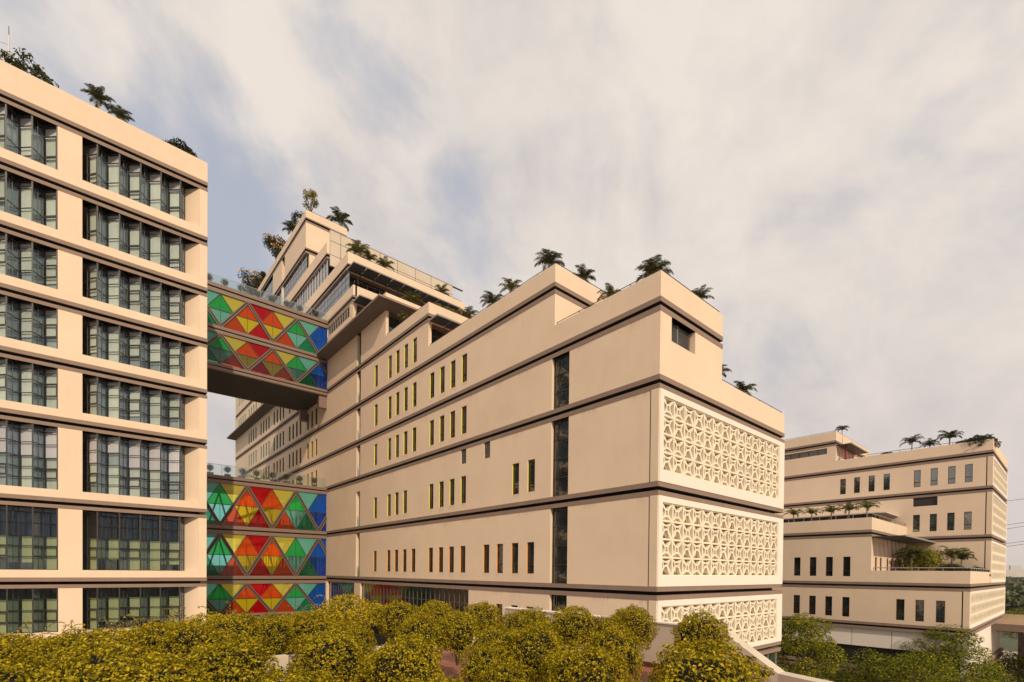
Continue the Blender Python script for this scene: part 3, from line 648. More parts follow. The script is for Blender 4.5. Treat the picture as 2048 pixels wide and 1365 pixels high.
wall(mb, 'L', X0, 60.8, YE, G[10]+0.32, 40.03, thick=0.3)
pm = MB(); pm.box(X0+0.34, 40.1, 60.55, 60.8, 37.2, 41.5); pw = pm.build('panel_screen_wall', 'concrete', mb)
for j, x in enumerate((23.6, 25.9, 28.8, 31.3, 34.0, 36.5)):
    q = MB(); q.box(x-0.02, x+0.02, 60.535, 60.56, 37.2, 41.5); q.build('panel_joint', 'gap', pw)
q = MB(); q.box(X0+0.34, 40.1, 60.535, 60.56, 40.18, 40.22); q.box(X0+0.34, 40.1, 60.535, 60.56, 38.5, 38.54); q.build('panel_joint', 'gap', pw)
q = MB(); q.box(X0+0.3, 42.0, 60.5, 60.85, 41.5, 41.54); q.build('wall_cap', 'metal', pw)
# E4 crown
z0, z1 = G[11]+PK, G[12]-0.34
wall(mb, 'L', X0, 68.55, YE, z0, z1, [(77.9, 79.3, z0, z1), (84.1, YE, z0, z1)])
wall(mb, 'R', 68.55, X0+0.45, 27.6, z0, z1); wall(mb, 'R', 68.55, X0+0.45, 27.6, 40.1, G[11]-PK, mat='plaster2')
wall(mb, 'L', X0, 68.55, YE, G[12]+0.34, 48.17, thick=0.3); wall(mb, 'R', 68.55, X0+0.3, 27.6, G[12]+0.34, 48.17, thick=0.3)
m = MB(); m.box(X0+0.02, X0+0.5, 79.0, 79.6, 40.0, G[11]-PK); m.box(X0+0.02, X0+0.5, 79.0, 79.6, 35.67, G[10]-0.4); m.build('white_pier', 'white', mb)
rail(mb, [(X0+0.2, 68.7, 48.17), (27.4, 68.7, 48.17)])
def curtain(y0, y1, z0, z1, n, m_=3, vert=False, name='curtain_wall'):
    f = MB(); d = 0.18
    for j in range(n+1):
        y = y0+(y1-y0)*j/n; f.box(X0+d-0.012, X0+d+0.03, y-0.03, y+0.03, z0, z1)
    for j in range(1, m_): z = z0+(z1-z0)*j/m_; f.box(X0+d-0.012, X0+d+0.02, y0, y1, z-0.03, z+0.03)
    fr = f.build(name, 'frame', mb)
    g_ = MB(); g_.box(X0+d+0.0, X0+d+0.02, y0, y1, z0, z1); g_.build('curtain_glass', 'bglass', fr)
    if vert:
        v = MB()
        for j in range(n):
            y = y0+(y1-y0)*(j+0.15)/n; v.box(X0+d-0.015, X0+d-0.004, y, y+(y1-y0)/n*0.42*(0.6+random.random()*0.8), z0, z1)
        v.build('vertical_blind', 'vblind', fr)
curtain(68.6, 79.0, 40.03, G[11]-PK, 9); curtain(79.6, YE, 40.03, G[11]-PK, 20)
curtain(60.8, 73.0, 35.67, G[10]-0.32, 12, vert=True); curtain(73.0, YE, 35.67, G[10]-0.32, 26)
curtain(54.25, 92.0, 31.37, G[9]-0.30, 34); curtain(84.1, YE, z0, z1, 16, 2)
wall(mb, 'L', X0, 92.0, YE, 31.37, G[9]-0.30, [(y, y+0.7, 31.45, 33.55) for y in (93.85, 95.5, 97.08, 98.7, 101.9, 103.5, 105.1, 106.7)], mat='plaster')
for y in (93.85, 95.5, 97.08, 98.7, 101.9, 103.5, 105.1, 106.7): slot_window(mb, 'L', X0, y, 31.45, 33.55, 0.70, 'teal')
for (ya, xb, za, zb, ins) in ((52.8+0.9, X1, 25.5, G[8]+0.3, 0.5), (54.25+1.3, X1, G[8], G[9]+0.2, 0.5), (60.8+0.2, X1, G[9], G[10]+0.3, 0.5), (68.55, 27.6, G[10], G[12]+0.4, 0.5)):
    core(mb, X0, xb, ya, YE, za, zb, ins=ins)
roof(mb, X0, X1, 44.9, 53.8, 26.3); roof(mb, X0, X1, 52.8, 55.5, G[8]+0.5); roof(mb, X0, X1, 54.25, 61.5, 34.5); roof(mb, X0, 27.6, 68.55, YE, 47.3); roof(mb, X0, X1, 60.9, 69, 38.9)
m = MB(); m.box(28.5, 29.9, 21.0, 28, 12.95, 13.02); m.build('side_awning', 'awning', mb)
st_m = surf('drip_stain', (0.50, 0.37, 0.26), 0.9, 0.2, 3)
M['stain'] = st_m
# ================================================================== LEFT BUILDING
lb = thing('cream_office_block', 'tall sunlit cream block with sawtooth glass bays filling the left edge', 'building')
YL, XL, XF = 45.22, 7.03, -22.0
gL = [-5.2, -1.07, 4.33, 9.79, 13.73, 17.71, 21.68, 25.63, 29.88]
TR = {7: [0, 0.64, 2.02, 2.89], 6: [0, 0.30, 1.72, 2.62], 5: [0, 0.37, 1.0, 1.83, 2.65], 4: [0, 0.36, 1.0, 1.86, 2.65], 3: [0, 0.32, 1.0, 1.87, 2.68],
      2: [0, 0.31, 1.16, 2.06, 2.77, 3.46, 4.18], 1: [0, 0.28, 1.03, 1.89, 2.54, 3.27, 4.14], 0: [0, 0.70, 1.46, 2.22, 2.95]}
def zz_pts(xs, xe):  # front posts P and back corners D
    return None
bays = [(-13.65, -1.60, [-1.63-1.2*j for j in range(10)][::-1]), (-0.36, 6.50, [0.43+1.21*j for j in range(5)])]
# front panes are single parts; the side panes beyond the cap are one piece per bay
DY = 0.78
for k in range(8):
    ztop = gL[k+1]-PK-0.03; zb = max(ztop-TR[k][-1], gL[k]+PK+0.3); z0 = gL[k]+PK; z1 = gL[k+1]-PK
    if k == 0: z0 = -14
    ops = [(a, b, zb, z1) for a, b, _ in bays] + [(-22+0.8, -15.2, zb, z1)]
    wall(lb, 'R', YL, XF, XL, z0, z1, ops, thick=0.9, name='wall_panel')
    # splayed right jamb
    m = MB(); m.hexa([(5.62, YL+0.9, zb), (6.495, YL+0.005, zb), (6.495, YL+0.9, zb), (5.7, YL+0.95, zb), (5.62, YL+0.9, z1), (6.495, YL+0.005, z1), (6.495, YL+0.9, z1), (5.7, YL+0.95, z1)])
    m.build('splayed_jamb', 'plaster', lb)
    zs = [ztop-t for t in TR[k]]; zs[-1] = zb
    for bi, (xa, xe, Ps) in enumerate(bays):
        fr = MB(); side = MB()
        yP, yD = YL+0.08, YL+0.80
        seq = []
        for j, xp in enumerate(Ps):
            if j == 0: seq.append(('D', xa+0.25, yD))
            seq.append(('P', xp, yP))
            nx = Ps[j+1] if j+1 < len(Ps) else (5.85 if bi == 1 else None)
            if nx is not None:
                seq.append(('D', xp+(0.47 if j+1 < len(Ps) else 0.34), yD if j+1 < len(Ps) else YL+0.72))
        for n_, (t, x, y) in enumerate(seq):
            w_ = 0.04 if t == 'P' else 0.022
            fr.box(x-w_, x+w_, y-w_, y+w_, zb, z1)
        # dark head and sill plates
        for i in range(len(seq)-1):
            a, b = seq[i], seq[i+1]
            pa, pb = Vector((a[1], a[2], 0)), Vector((b[1], b[2], 0)); d = (pb-pa)
            for z in zs: fr.beam((pa.x, pa.y, min(z, z1-0.03)), (pb.x, pb.y, min(z, z1-0.03)), 0.05, 0.045)
            if a[0] == 'P':
                mid = pa.lerp(pb, 0.52); fr.box(mid.x-0.02, mid.x+0.02, mid.y-0.02, mid.y+0.02, zb, z1)
                side.quad((pa.x, pa.y, zb), (pb.x, pb.y, zb), (pb.x, pb.y, z1), (pa.x, pa.y, z1))
                if k in (1, 2, 0) and random.random() < 0.0: pass
        frame = fr.build('window_bay', 'frame', lb)
        stuff(side.build('side_panes', 'side', frame))
        for i in range(len(seq)-1):
            a, b = seq[i], seq[i+1]
            if a[0] != 'D': continue
            pa, pb = Vector((a[1], a[2], 0)), Vector((b[1], b[2], 0)); d = (pb-pa).normalized(); nrm = Vector((-d.y, d.x, 0))
            if pb.x < -4.7: 
                q = MB(); q.quad((pa.x, pa.y, zb), (pb.x, pb.y, zb), (pb.x, pb.y, z1), (pa.x, pa.y, z1)); stuff(q.build('outer_panes', 'pane', frame)); continue
            for r in range(len(zs)-1):
                zt_, zb_ = (z1 if r == 0 else zs[r])-0.03, zs[r+1]+0.03
                q = MB(); a1 = pa+d*0.03; b1 = pb-d*0.05; tl_ = random.uniform(-0.004, 0.004)
                q.quad((a1.x, a1.y, zb_), (b1.x, b1.y+tl_, zb_), (b1.x, b1.y+tl_, zt_), (a1.x, a1.y, zt_)); q.build('glass_pane', 'pane', frame)
                # opening casements carry a thick frame
                if (r == (2 if len(zs) < 6 else 4) or (len(zs) == 4 and r == 1)) and i % 4 == (2 if bi == 0 else 0):
                    c_ = MB()
                    for (p_, q_) in ((a1, a1+d*0.06), (b1-d*0.06, b1)):
                        c_.quad((p_.x, p_.y-0.03, zb_), (q_.x, q_.y-0.03, zb_), (q_.x, q_.y-0.03, zt_), (p_.x, p_.y-0.03, zt_))
                    for (za_, zc_) in ((zb_, zb_+0.06), (zt_-0.06, zt_)):
                        c_.quad((a1.x, a1.y-0.032, za_), (b1.x, b1.y-0.032, za_), (b1.x, b1.y-0.032, zc_), (a1.x, a1.y-0.032, zc_))
                    c_.build('casement_frame', 'frame', frame)
            # blinds, and added sheets whose pale colours imitate sky reflected in the panes
            a2 = pa+nrm*0.14+d*0.03; b2 = pb+nrm*0.14-d*0.04
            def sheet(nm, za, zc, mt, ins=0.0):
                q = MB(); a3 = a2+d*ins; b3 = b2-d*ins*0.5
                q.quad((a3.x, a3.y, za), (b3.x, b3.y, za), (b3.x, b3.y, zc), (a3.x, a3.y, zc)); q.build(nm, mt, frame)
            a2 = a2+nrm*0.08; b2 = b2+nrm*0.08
            if k >= 2: sheet('pale_reflection_sheet', zb+0.02, zs[1], 'reflsheet')
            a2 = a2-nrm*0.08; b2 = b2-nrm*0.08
            if k >= 3: sheet('sky_reflection_panel', zs[1], z1-0.02, 'skyrefl')
            elif k == 2: sheet('sky_reflection_panel', zs[3] if random.random() < .8 else zs[2], z1-0.02, 'skyrefl')
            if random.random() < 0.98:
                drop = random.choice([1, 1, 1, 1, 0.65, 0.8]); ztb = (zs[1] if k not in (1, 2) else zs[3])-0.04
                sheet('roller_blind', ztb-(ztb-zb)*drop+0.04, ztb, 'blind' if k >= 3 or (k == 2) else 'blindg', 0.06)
    # room behind
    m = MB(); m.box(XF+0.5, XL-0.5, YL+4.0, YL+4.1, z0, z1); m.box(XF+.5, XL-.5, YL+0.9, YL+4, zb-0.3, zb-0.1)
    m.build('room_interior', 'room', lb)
for k in range(9):
    m = MB(); zz = gL[k]
    m.box(XF, XL+0.02, YL-0.02, 74, zz+0.09, zz+PK, 'grey', skip='b'); m.quad((XF, YL-0.02, zz+.09), (XF, 74, zz+.09), (XL+.02, 74, zz+.09), (XL+.02, YL-.02, zz+.09), 'gap'); m.box(XF, XL+0.02, YL-0.02, 74, zz-PK, zz-0.12, 'grey'); m.build('string_course', 'grey', lb)
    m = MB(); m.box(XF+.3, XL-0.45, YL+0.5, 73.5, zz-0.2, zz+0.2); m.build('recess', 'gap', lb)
m = MB(); m.box(XL-0.3, XL, YL+0.9, 74, -14, 29.8); m.box(XF, XF+0.3, YL+0.9, 74, -14, 29.8); m.box(XF+.3, XL-.3, 73.7, 74, -14, 29.8); m.build('side_wall', 'plaster', lb)
m = MB(); sl = lambda x: 31.76+(7.03-x)*0.030
for a, b in ((XF, XL),): m.hexa([(a, YL, 30.24), (b, YL, 30.24), (b, YL+0.35, 30.24), (a, YL+0.35, 30.24), (a, YL, sl(a)), (b, YL, sl(b)), (b, YL+0.35, sl(b)), (a, YL+0.35, sl(a))])
m.box(XL-0.35, XL, YL+0.35, 74, 30.24, 31.76); m.build('parapet', 'plaster', lb)
m = MB(); m.box(XF+.1, XL-0.4, YL+0.4, 73.9, 30.1, 30.8); m.build('roof_slab', 'tile', lb)
# ================================================================== SKYBRIDGES
def bridge(label, rows, ztop, zbot, railz, soff=None):
    br = thing('skybridge', label, 'footbridge', group='coloured glass skybridges')
    xa, xb, ya, yb = XL+0.02, X0-0.03, 60.40, 68.7
    nodes = [8.02, 10.6, 13.2, 15.78, 18.38, 20.98]
    U = ['aqua', 'green', 'orange', 'orange', 'green', 'blue']; D_ = ['aqua', 'cream', 'crimson', 'cream', 'aqua', 'blue']
    L_ = ['emerald', 'aqua', 'yellow', 'yellow', 'aqua', 'blue']; B_ = ['emerald', 'rust', 'crimson', 'rust', 'emerald', 'blue']
    edges = [ztop]+[z for r in rows for z in (r[0], r[1])]+[zbot]
    # edge beams with their dark groove
    for i in range(0, len(edges), 2):
        zt, zb_ = edges[i], edges[i+1]; h = zt-zb_; m = MB()
        m.box(xa, xb, ya-0.14, ya+0.3, zb_+h*0.60, zt); f = m.build('upper_edge_beam', 'fascia', br)
        m = MB(); m.box(xa, xb, ya-0.14, ya+0.3, zb_, zb_+h*0.42); m.build('lower_edge_beam', 'fascia', br)
        m = MB(); m.box(xa, xb, yb-0.3, yb, zb_, zt); m.build('rear_edge_beam', 'fascia', br)
        q = MB(); q.box(xa, xb, ya+0.02, ya+0.3, zb_+h*0.42, zb_+h*0.60); q.build('beam_groove', 'gap', f)
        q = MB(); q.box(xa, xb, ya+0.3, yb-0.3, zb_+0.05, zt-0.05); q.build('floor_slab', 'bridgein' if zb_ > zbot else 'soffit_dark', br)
    for ri, (zt, zb_, par) in enumerate(rows):
        zm = (zt+zb_)/2; y = ya
        def clip(poly):
            out = []
            for lim, sgn in ((xa, 1), (xb, -1)):
                out = []; n = len(poly)
                for i in range(n):
                    p, q = poly[i], poly[(i+1) % n]
                    ip, iq = (p[0]-lim)*sgn >= 0, (q[0]-lim)*sgn >= 0
                    if ip: out.append(p)
                    if ip != iq: t = (lim-p[0])/(q[0]-p[0]); out.append((lim, p[1]+(q[1]-p[1])*t))
                poly = out
                if not poly: return []
            return poly
        def pane(poly, c, low=False):
            poly = clip(poly)
            if len(poly) < 3: return
            m = MB(); i = len(m.v); m.v += [(p[0], y, p[1]) for p in poly]; m.f.append(tuple(range(len(poly)))); m.m.append(0)
            m.build('glass_pane', ('gd_' if low and (par or ri == 0) and (soff is None or ri == 1) else 'g_')+c, br)
        thin = MB()
        def tb(p, q, w=0.06):
            if p[0] > q[0]: p, q = q, p
            if q[0] <= xa or p[0] >= xb: return
            if p[0] < xa: t = (xa-p[0])/(q[0]-p[0]); p = (xa, p[1]+(q[1]-p[1])*t)
            if q[0] > xb: t = (xb-p[0])/(q[0]-p[0]); q = (xb, p[1]+(q[1]-p[1])*t)
            thin.beam((p[0], y-0.02, p[1]), (q[0], y-0.02, q[1]), w, 0.06, (0, 1, 0))
        for k in range(6):
            x = nodes[k]; nx = nodes[k+1] if k < 5 else x+2.6; pmid, nmid = x-1.3, x+1.3
            pane([(x, zt), (pmid, zm), (nmid, zm)], U[k]); pane([(x, zt), (nmid, zm), (nx, zt)], D_[k])
            pane([(pmid, zm), (x, zb_), (nmid, zm)], L_[k], True); pane([(nmid, zm), (x, zb_), (nx, zb_)], B_[k], True)
            tb((x, zt), (nmid, zm)); tb((nmid, zm), (nx, zt)); tb((x, zb_), (nmid, zm)); tb((nmid, zm), (nx, zb_)); 
            thin.box(x-0.018, x+0.018, y-0.035, y-0.005, zb_, zt)
        pane([(xa, zt), (nodes[0], zt), (xa, zt-0.9)], 'aqua')
        tb((xa, zm), (xb, zm), 0.07)
        thin.build('thin_mullions', 'frame', br)
        # thick zigzag: pairs of steel beams
        for k in range(-1, 6):
            x = nodes[k] if k >= 0 else 5.42; nx = nodes[k+1] if 0 <= k < 5 else x+2.6
            up = (k % 2 == (1 if par else 0))
            pts = ((x, zt), (nx, zb_)) if up else ((x, zb_), (nx, zt))
            (ax, az), (bx, bz) = pts
            if bx <= xa+0.2 or ax >= xb: continue
            if ax < xa: t = (xa-ax)/(bx-ax); ax, az = xa, az+(bz-az)*t
            if bx > xb: t = (xb-ax)/(bx-ax); bx, bz = xb, az+(bz-az)*t
            for off in (-0.15, 0.15):
                (px_, pz_), (qx_, qz_) = (pts[0][0]+off, pts[0][1]), (pts[1][0]+off, pts[1][1])
                if px_ < xa+.05: t = (xa+.05-px_)/(qx_-px_); px_, pz_ = xa+.05, pz_+(qz_-pz_)*t
                if qx_ > xb-.05: t = (xb-.05-px_)/(qx_-px_); qx_, qz_ = xb-.05, pz_+(qz_-pz_)*t
                if qx_-px_ < 0.15: continue
                m = MB(); m.beam((px_, y-0.07, pz_), (qx_, y-0.07, qz_), 0.095, 0.13, (0, 1, 0)); m.build('diagonal_beam', 'diag', br)
            m = MB(); m.beam((max(ax, xa+.02), y-0.03, az), (min(bx, xb-.02), y-0.03, bz), 0.24, 0.06, (0, 1, 0)); m.build('beam_core', 'frame', br)
        # interior: rear glazing strip, parapet and pipes
        m = MB(); m.box(xa, xb, yb-0.25, yb-0.2, zb_, zb_+1.15); 
        for x in nodes: m.beam((x, yb-0.3, zb_), (x+1.3, yb-0.3, zt), 0.18, 0.12, (0, 1, 0)); m.beam((x+1.3, yb-0.3, zt), (x+2.5, yb-0.3, zb_), 0.18, 0.12, (0, 1, 0)) if x < 19 else None
        m.build('rear_parapet', 'bridgein', br)
        m = MB(); m.box(xb-0.9, xb-0.75, ya+0.5, ya+0.65, zb_, zt); m.box(xb-0.55, xb-0.45, ya+0.4, ya+0.5, zb_, zt); m.build('riser_pipe', 'bridgein', br)
    if soff:
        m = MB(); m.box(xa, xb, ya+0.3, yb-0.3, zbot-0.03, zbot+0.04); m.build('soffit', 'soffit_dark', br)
        m = MB(); m.box(xb-0.9, xb, ya+0.1, ya+0.6, zbot-1.5, zbot-0.03); m.box(xb-0.9, xb, yb-1.2, yb-0.7, zbot-1.5, zbot-0.03); m.build('support_bracket', 'fascia', br)
    # glass guard
    n = 8; m = MB()
    for i in range(n):
        a = xa+(xb-0.1-xa)*i/n; b = xa+(xb-0.1-xa)*(i+1)/n-0.03
        q = MB(); q.box(a, b, ya-0.02, ya, ztop, railz); q.build('guard_pane', 'rail', br)
    m.box(xa, xb-0.1, ya-0.03, ya+0.01, railz, railz+0.03)
    for i in range(n): a = xa+(xb-xa)*i/n; m.box(a-0.02, a+0.02, ya, ya+0.03, ztop, railz)
    m.build('guard_rail', 'metal', br)
    return br
bridge('upper skybridge of coloured triangular glass with dark underside open to the sky', [(29.28, 25.80, False), (25.02, 21.84, True)], 30.22, 21.16, 31.08, soff=True)
bridge('lower skybridge of coloured triangular glass standing behind the shrubs', [(9.17, 4.66, False), (3.76, -0.76, True), (-1.64, -4.92, False)], 9.98, -5.6, 11.12)
# the mullion colours left of the bridges are closed by the building sides
# ================================================================== RIGHT BUILDING
rb = thing('cream_hospital_block', 'smaller cream block with terraces of palms standing farther right', 'building')
XRb, XR, YR, XE = 60.85, 75.95, 6.68, 91.63; RY = 46.0
# lower storey
lw = [20.80, 19.20, 17.62, 16.02, 11.40, 9.90, 8.37]
wall(rb, 'L', XRb, YR, RY, G[0]+PK, G[1]-PK, [(y, y+0.67, -4.42, -2.34) for y in lw])
for y in lw: slot_window(rb, 'L', XRb, y, -4.42, -2.34, 0.67, 'pinkr', 'dglass', 0.10, 0.6)
for o_ in ((YR, 14.19),): wall(rb, 'L', XRb, YR, 14.19, G[1]+PK, 0.47, thick=0.25)
wall(rb, 'R', YR, XRb+0.25, XR, G[1]+PK, 0.47, thick=0.25)
mw = [20.80, 19.20, 17.62, 16.0]
wall(rb, 'L', XRb, 14.19, RY, G[1]+PK, G[2]-PK, [(y, y+0.67, -0.14, 1.94) for y in mw])
for y in mw: slot_window(rb, 'L', XRb, y, -0.14, 1.94, 0.67, 'pinkr', 'dglass', 0.10, 0.6)
wall(rb, 'L', XRb, 14.19, RY, G[2]+PK, 5.96, thick=0.25); wall(rb, 'R', 14.19, XRb+0.25, XR, G[2]+PK, 5.96, thick=0.25)
wall(rb, 'R', 14.19, XRb+0.45, XR, 0.0, G[2]-PK, [(62.3+i*1.9+(i > 1)*0.9, 62.3+i*1.9+(i > 1)*0.9+0.7, 0.47, 1.9) for i in range(6)], mat='plaster2')
for i in range(6): slot_window(rb, 'R', 14.19, 62.3+i*1.9+(i > 1)*0.9, 0.47, 1.9, 0.7, 'pinkr', 'dglass', 0.12, 0.5)
uw1 = [20.65, 19.08, 17.50, 15.93, 12.92, 11.35, 9.78, 8.32]
wall(rb, 'L', XR, YR, RY, G[1]+PK, G[2]-PK)
wall(rb, 'L', XR, YR, RY, G[2]+PK, G[3]-PK, [(y, y+0.66, 5.30, 7.36) for y in uw1[4:]]+[(11.33, 13.6, 8.36, G[3]-PK)])
for y in uw1[4:]: slot_window(rb, 'L', XR, y, 5.30, 7.36, 0.66, 'pinkr', 'gglass', 0.09, 0.6)
m = MB(); m.box(XR+0.12, XR+0.15, 11.33, 13.6, 8.36, G[3]-PK); m.build('dark_grille', 'core', rb)
wall(rb, 'L', XR, YR, RY, G[3]+PK, G[4]-PK, [(y, y+0.66, 10.72, 12.76) for y in uw1])
for y in uw1: slot_window(rb, 'L', XR, y, 10.72, 12.76, 0.66, 'pinkr', 'gglass', 0.09, 0.6)
wall(rb, 'L', XR, YR, 21.87, G[4]+PK, 15.3, thick=0.25); wall(rb, 'R', YR, XR+0.25, XE, G[4]+PK, 15.3, thick=0.25)
wall(rb, 'L', XR, 21.87, RY, G[4]+PK, G[5]-PK, [(22.93, 31.0, 16.40, 17.2)])
m = MB()
for i in range(7):
    y = 22.95+i*1.15
    for j in range(6): m.box(XR+0.08, XR+0.2, y, y+1.05, 16.43+j*0.13, 16.48+j*0.13)
m.build('louver_strip', 'awning_edge', rb)
wall(rb, 'R', 21.87, XR+0.45, XE, G[4]+PK, G[5]-PK)
wall(rb, 'L', XR, 21.87, RY, G[5]+PK, 19.27, thick=0.25); wall(rb, 'R', 21.87, XR+0.25, XE, G[5]+PK, 19.27, thick=0.25)
band(rb, XRb, XE, YR, RY, G[1], prd=0.02); band(rb, XRb, XE, YR, RY, G[0], prd=0.02); band(rb, XRb, XE, 14.19, RY, G[2], prd=0.015)
for k in (2, 3, 4): band(rb, XR, XE, YR, RY, G[k], prd=0.02)
band(rb, XR, XE, 21.87, RY, G[5])
core(rb, XRb, XE, YR, RY, -9, G[1]+0.3); core(rb, XRb, XE, 14.19, RY, G[1], G[2]+0.3); core(rb, XR, XE, YR, RY, G[1], G[4]+0.3); core(rb, XR, XE, 21.87, RY, G[4], G[5]+0.3)
m = MB(); m.box(XRb+0.3, XR, YR+0.3, 14.19, G[1]+.2, G[1]+0.45); m.build('roof_slab', 'tile', rb)
m = MB(); m.box(XRb+0.3, XR, 14.5, RY-1, G[2]+.2, G[2]+0.5); m.build('roof_slab', 'tile', rb)
m = MB(); m.box(XR+0.3, XE-.3, YR+0.3, 21.8, G[4]+.2, G[4]+0.5); m.build('roof_slab', 'tile', rb)
m = MB(); m.box(XR+0.3, XE-.3, 22.2, RY-1, G[5]+.2, G[5]+0.5); m.build('roof_slab', 'tile', rb)
TW2 = 15.0/20
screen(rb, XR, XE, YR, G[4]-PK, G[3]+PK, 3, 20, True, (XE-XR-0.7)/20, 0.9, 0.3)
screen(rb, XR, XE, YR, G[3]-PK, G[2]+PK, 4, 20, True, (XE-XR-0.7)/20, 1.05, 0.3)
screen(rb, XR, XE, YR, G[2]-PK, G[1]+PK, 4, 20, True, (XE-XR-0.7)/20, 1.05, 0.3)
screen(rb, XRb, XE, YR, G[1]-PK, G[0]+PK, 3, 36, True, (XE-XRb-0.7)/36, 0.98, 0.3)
for (x, za, zb_) in ((XR, G[1]+PK, G[2]-PK), (XR, G[2]+PK, G[3]-PK), (XR, G[3]+PK, G[4]-PK), (XRb, G[0]+PK, G[1]-PK)):
    m = MB(); m.box(x-0.03, x, YR, YR+0.44, za, zb_); m.build('corner_pilaster', 'plaster2', rb)
    m = MB(); m.box(x-0.006, x+0.02, YR+0.45, YR+0.53, za, zb_); m.build('joint_groove', 'gap', rb)
rail(rb, [(XE-.5, YR+0.12, 15.3), (XR+0.12, YR+0.12, 15.3), (XR+0.12, 21.6, 15.3)], h=0.22, r=0.03)
rail(rb, [(XR, 14.3, 5.96), (XRb+0.12, 14.3, 5.96), (XRb+0.12, 30, 5.96)], h=0.42, r=0.035, mat='metal')
rail(rb, [(XR, YR+0.12, 0.47), (XRb+0.12, YR+0.12, 0.47), (XRb+0.12, 14.0, 0.47)], h=0.30, r=0.045, mat='metal')
rail(rb, [(XE-.5, 22.0, 19.27), (XR+0.12, 22.0, 19.27), (XR+0.12, 40, 19.27)], h=0.12)
# awnings
def awn(parent, x0, x1, y0, y1, z, dz=0.0, ribs=5):
    m = MB(); n = ribs
    for j in range(n):
        a = x0+(x1-x0)*j/n; b = x0+(x1-x0)*(j+1)/n-0.08
        m.hexa([(a, y0, z+dz), (b, y0, z+dz), (b, y1, z), (a, y1, z), (a, y0, z+dz+0.05), (b, y0, z+dz+0.05), (b, y1, z+0.05), (a, y1, z+0.05)])
    aw = m.build('awning', 'awning', parent)
    e = MB(); e.beam((x0, y0-0.05, z+dz+0.03), (x1, y0-0.05, z+dz+0.03), 0.08, 0.16); e.build('awning_edge', 'awning_edge', aw)
    for j in range(n): 
        a = x0+(x1-x0)*j/n; e = MB(); e.tube([(a+0.1, y1-0.15, z-0.1), (a+(x1-x0)/n-0.15, y1-0.15, z-0.1)], 0.06, 5); e.build('awning_tube', 'plaster2', aw)
awn(rb, XR, XR+8, 20.2, 21.87, 17.35, ribs=5); awn(rb, XRb, XR+0.8, 11.5, 14.19, G[2]-PK-0.05, ribs=9)
m = MB(); m.box(XR+1.2, XR+1.5, 21.0, 21.2, G[4]+.5, 17.3); m.box(XR+8, XR+8.5, 20.3, 20.9, G[4]+.5, 16.1); m.build('red_post', 'redpaint', rb)
# rooftop pavilion on the middle terrace
pv = MB(); pv.box(70.2, XR-0.1, 17.2, 40, 7.35, 7.5); pv.hexa([(70.2, 15.0, 7.30), (XR, 15.0, 7.30), (XR, 17.2, 7.42), (70.2, 17.2, 7.42), (70.2, 15.0, 7.38), (XR, 15.0, 7.38), (XR, 17.2, 7.5), (70.2, 17.2, 7.5)])
pvo = pv.build('terrace_roof', 'whitepot', rb)
pg = MB(); pg.box(70.9, 70.95, 17.0, 40, 4.8, 7.3); pg.box(70.9, XR, 16.9, 16.95, 4.8, 7.3); pg.build('terrace_glass', 'gglass', pvo)
pp = MB()
for j in range(12): pp.box(70.85, 70.97, 17+j*2.0, 17.1+j*2.0, 4.8, 7.3)
for j in range(7): pp.box(70.9+j*0.8, 70.98+j*0.8, 16.85, 16.92, 4.8, 7.3)
pp.build('terrace_post', 'metal', pvo)
m = MB(); m.hexa([(XR-0.1, 13.3, 4.9), (XR-0.05, 13.3, 4.9), (XR-0.05, 13.3, 4.9), (XR-0.1, 13.3, 4.9)]*2) if False else None
# base of the right building
for j, (a, b) in enumerate(((YR, 9.0), (9.05, 12.4), (12.45, 15.8), (15.85, 17.9), (17.95, 21.3), (21.35, 24.7), (24.75, RY))):
    m = MB(); m.box(XRb+0.25, XRb+0.5, a, b, -7.38, G[0]-PK-0.02); m.build('lintel_panel', 'white', rb)
m = MB(); m.box(XRb+0.3, XE-.3, YR+0.3, YR+0.6, -9.4, G[0]-PK-0.02); m.build('end_panel', 'white', rb)
f = MB()
for j in range(16): f.box(XRb+0.9, XRb+0.98, YR+0.5+j*2.4, YR+0.58+j*2.4, -9.4, -7.38)
fr = f.build('ground_glazing_frame', 'frame', rb)
m = MB(); m.box(XRb+0.95, XRb+0.97, YR+.5, RY, -9.4, -7.38); m.build('ground_glass', 'gglass', fr)
m = MB(); m.box(XRb+0.1, XE, YR, RY, -9.75, -9.4); m.box(XRb+0.1, XE, YR, RY, -10.3, -9.95); m.build('plinth_course', 'grey', rb)
m = MB(); m.box(XRb+0.4, XE-0.3, YR+.3, RY, -14, -9.4); m.build('plinth_wall', 'core', rb)
# base of the main building below the lowest course
f = MB()
for j in range(12): f.box(X0+0.3+j*1.4, X0+0.38+j*1.4, Y0+0.2, Y0+0.28, -10, G[0]-PK)
f.box(X0, X1, Y0+0.2, Y0+0.28, -7.9, -7.8)
fr = f.build('ground_glazing_frame', 'metal', mb)
m = MB(); m.box(X0, X1, Y0+0.24, Y0+0.26, -14, G[0]-PK); m.build('ground_glass', 'gglass', fr)

# ================================================================== FOREGROUND TERRACE
FZ = -2.65
t = MB(); t.box(-14, 11.9, -6, 14.2, FZ-0.3, FZ-0.004)
fl = structure(t.build('roof_terrace', 'mortar'))
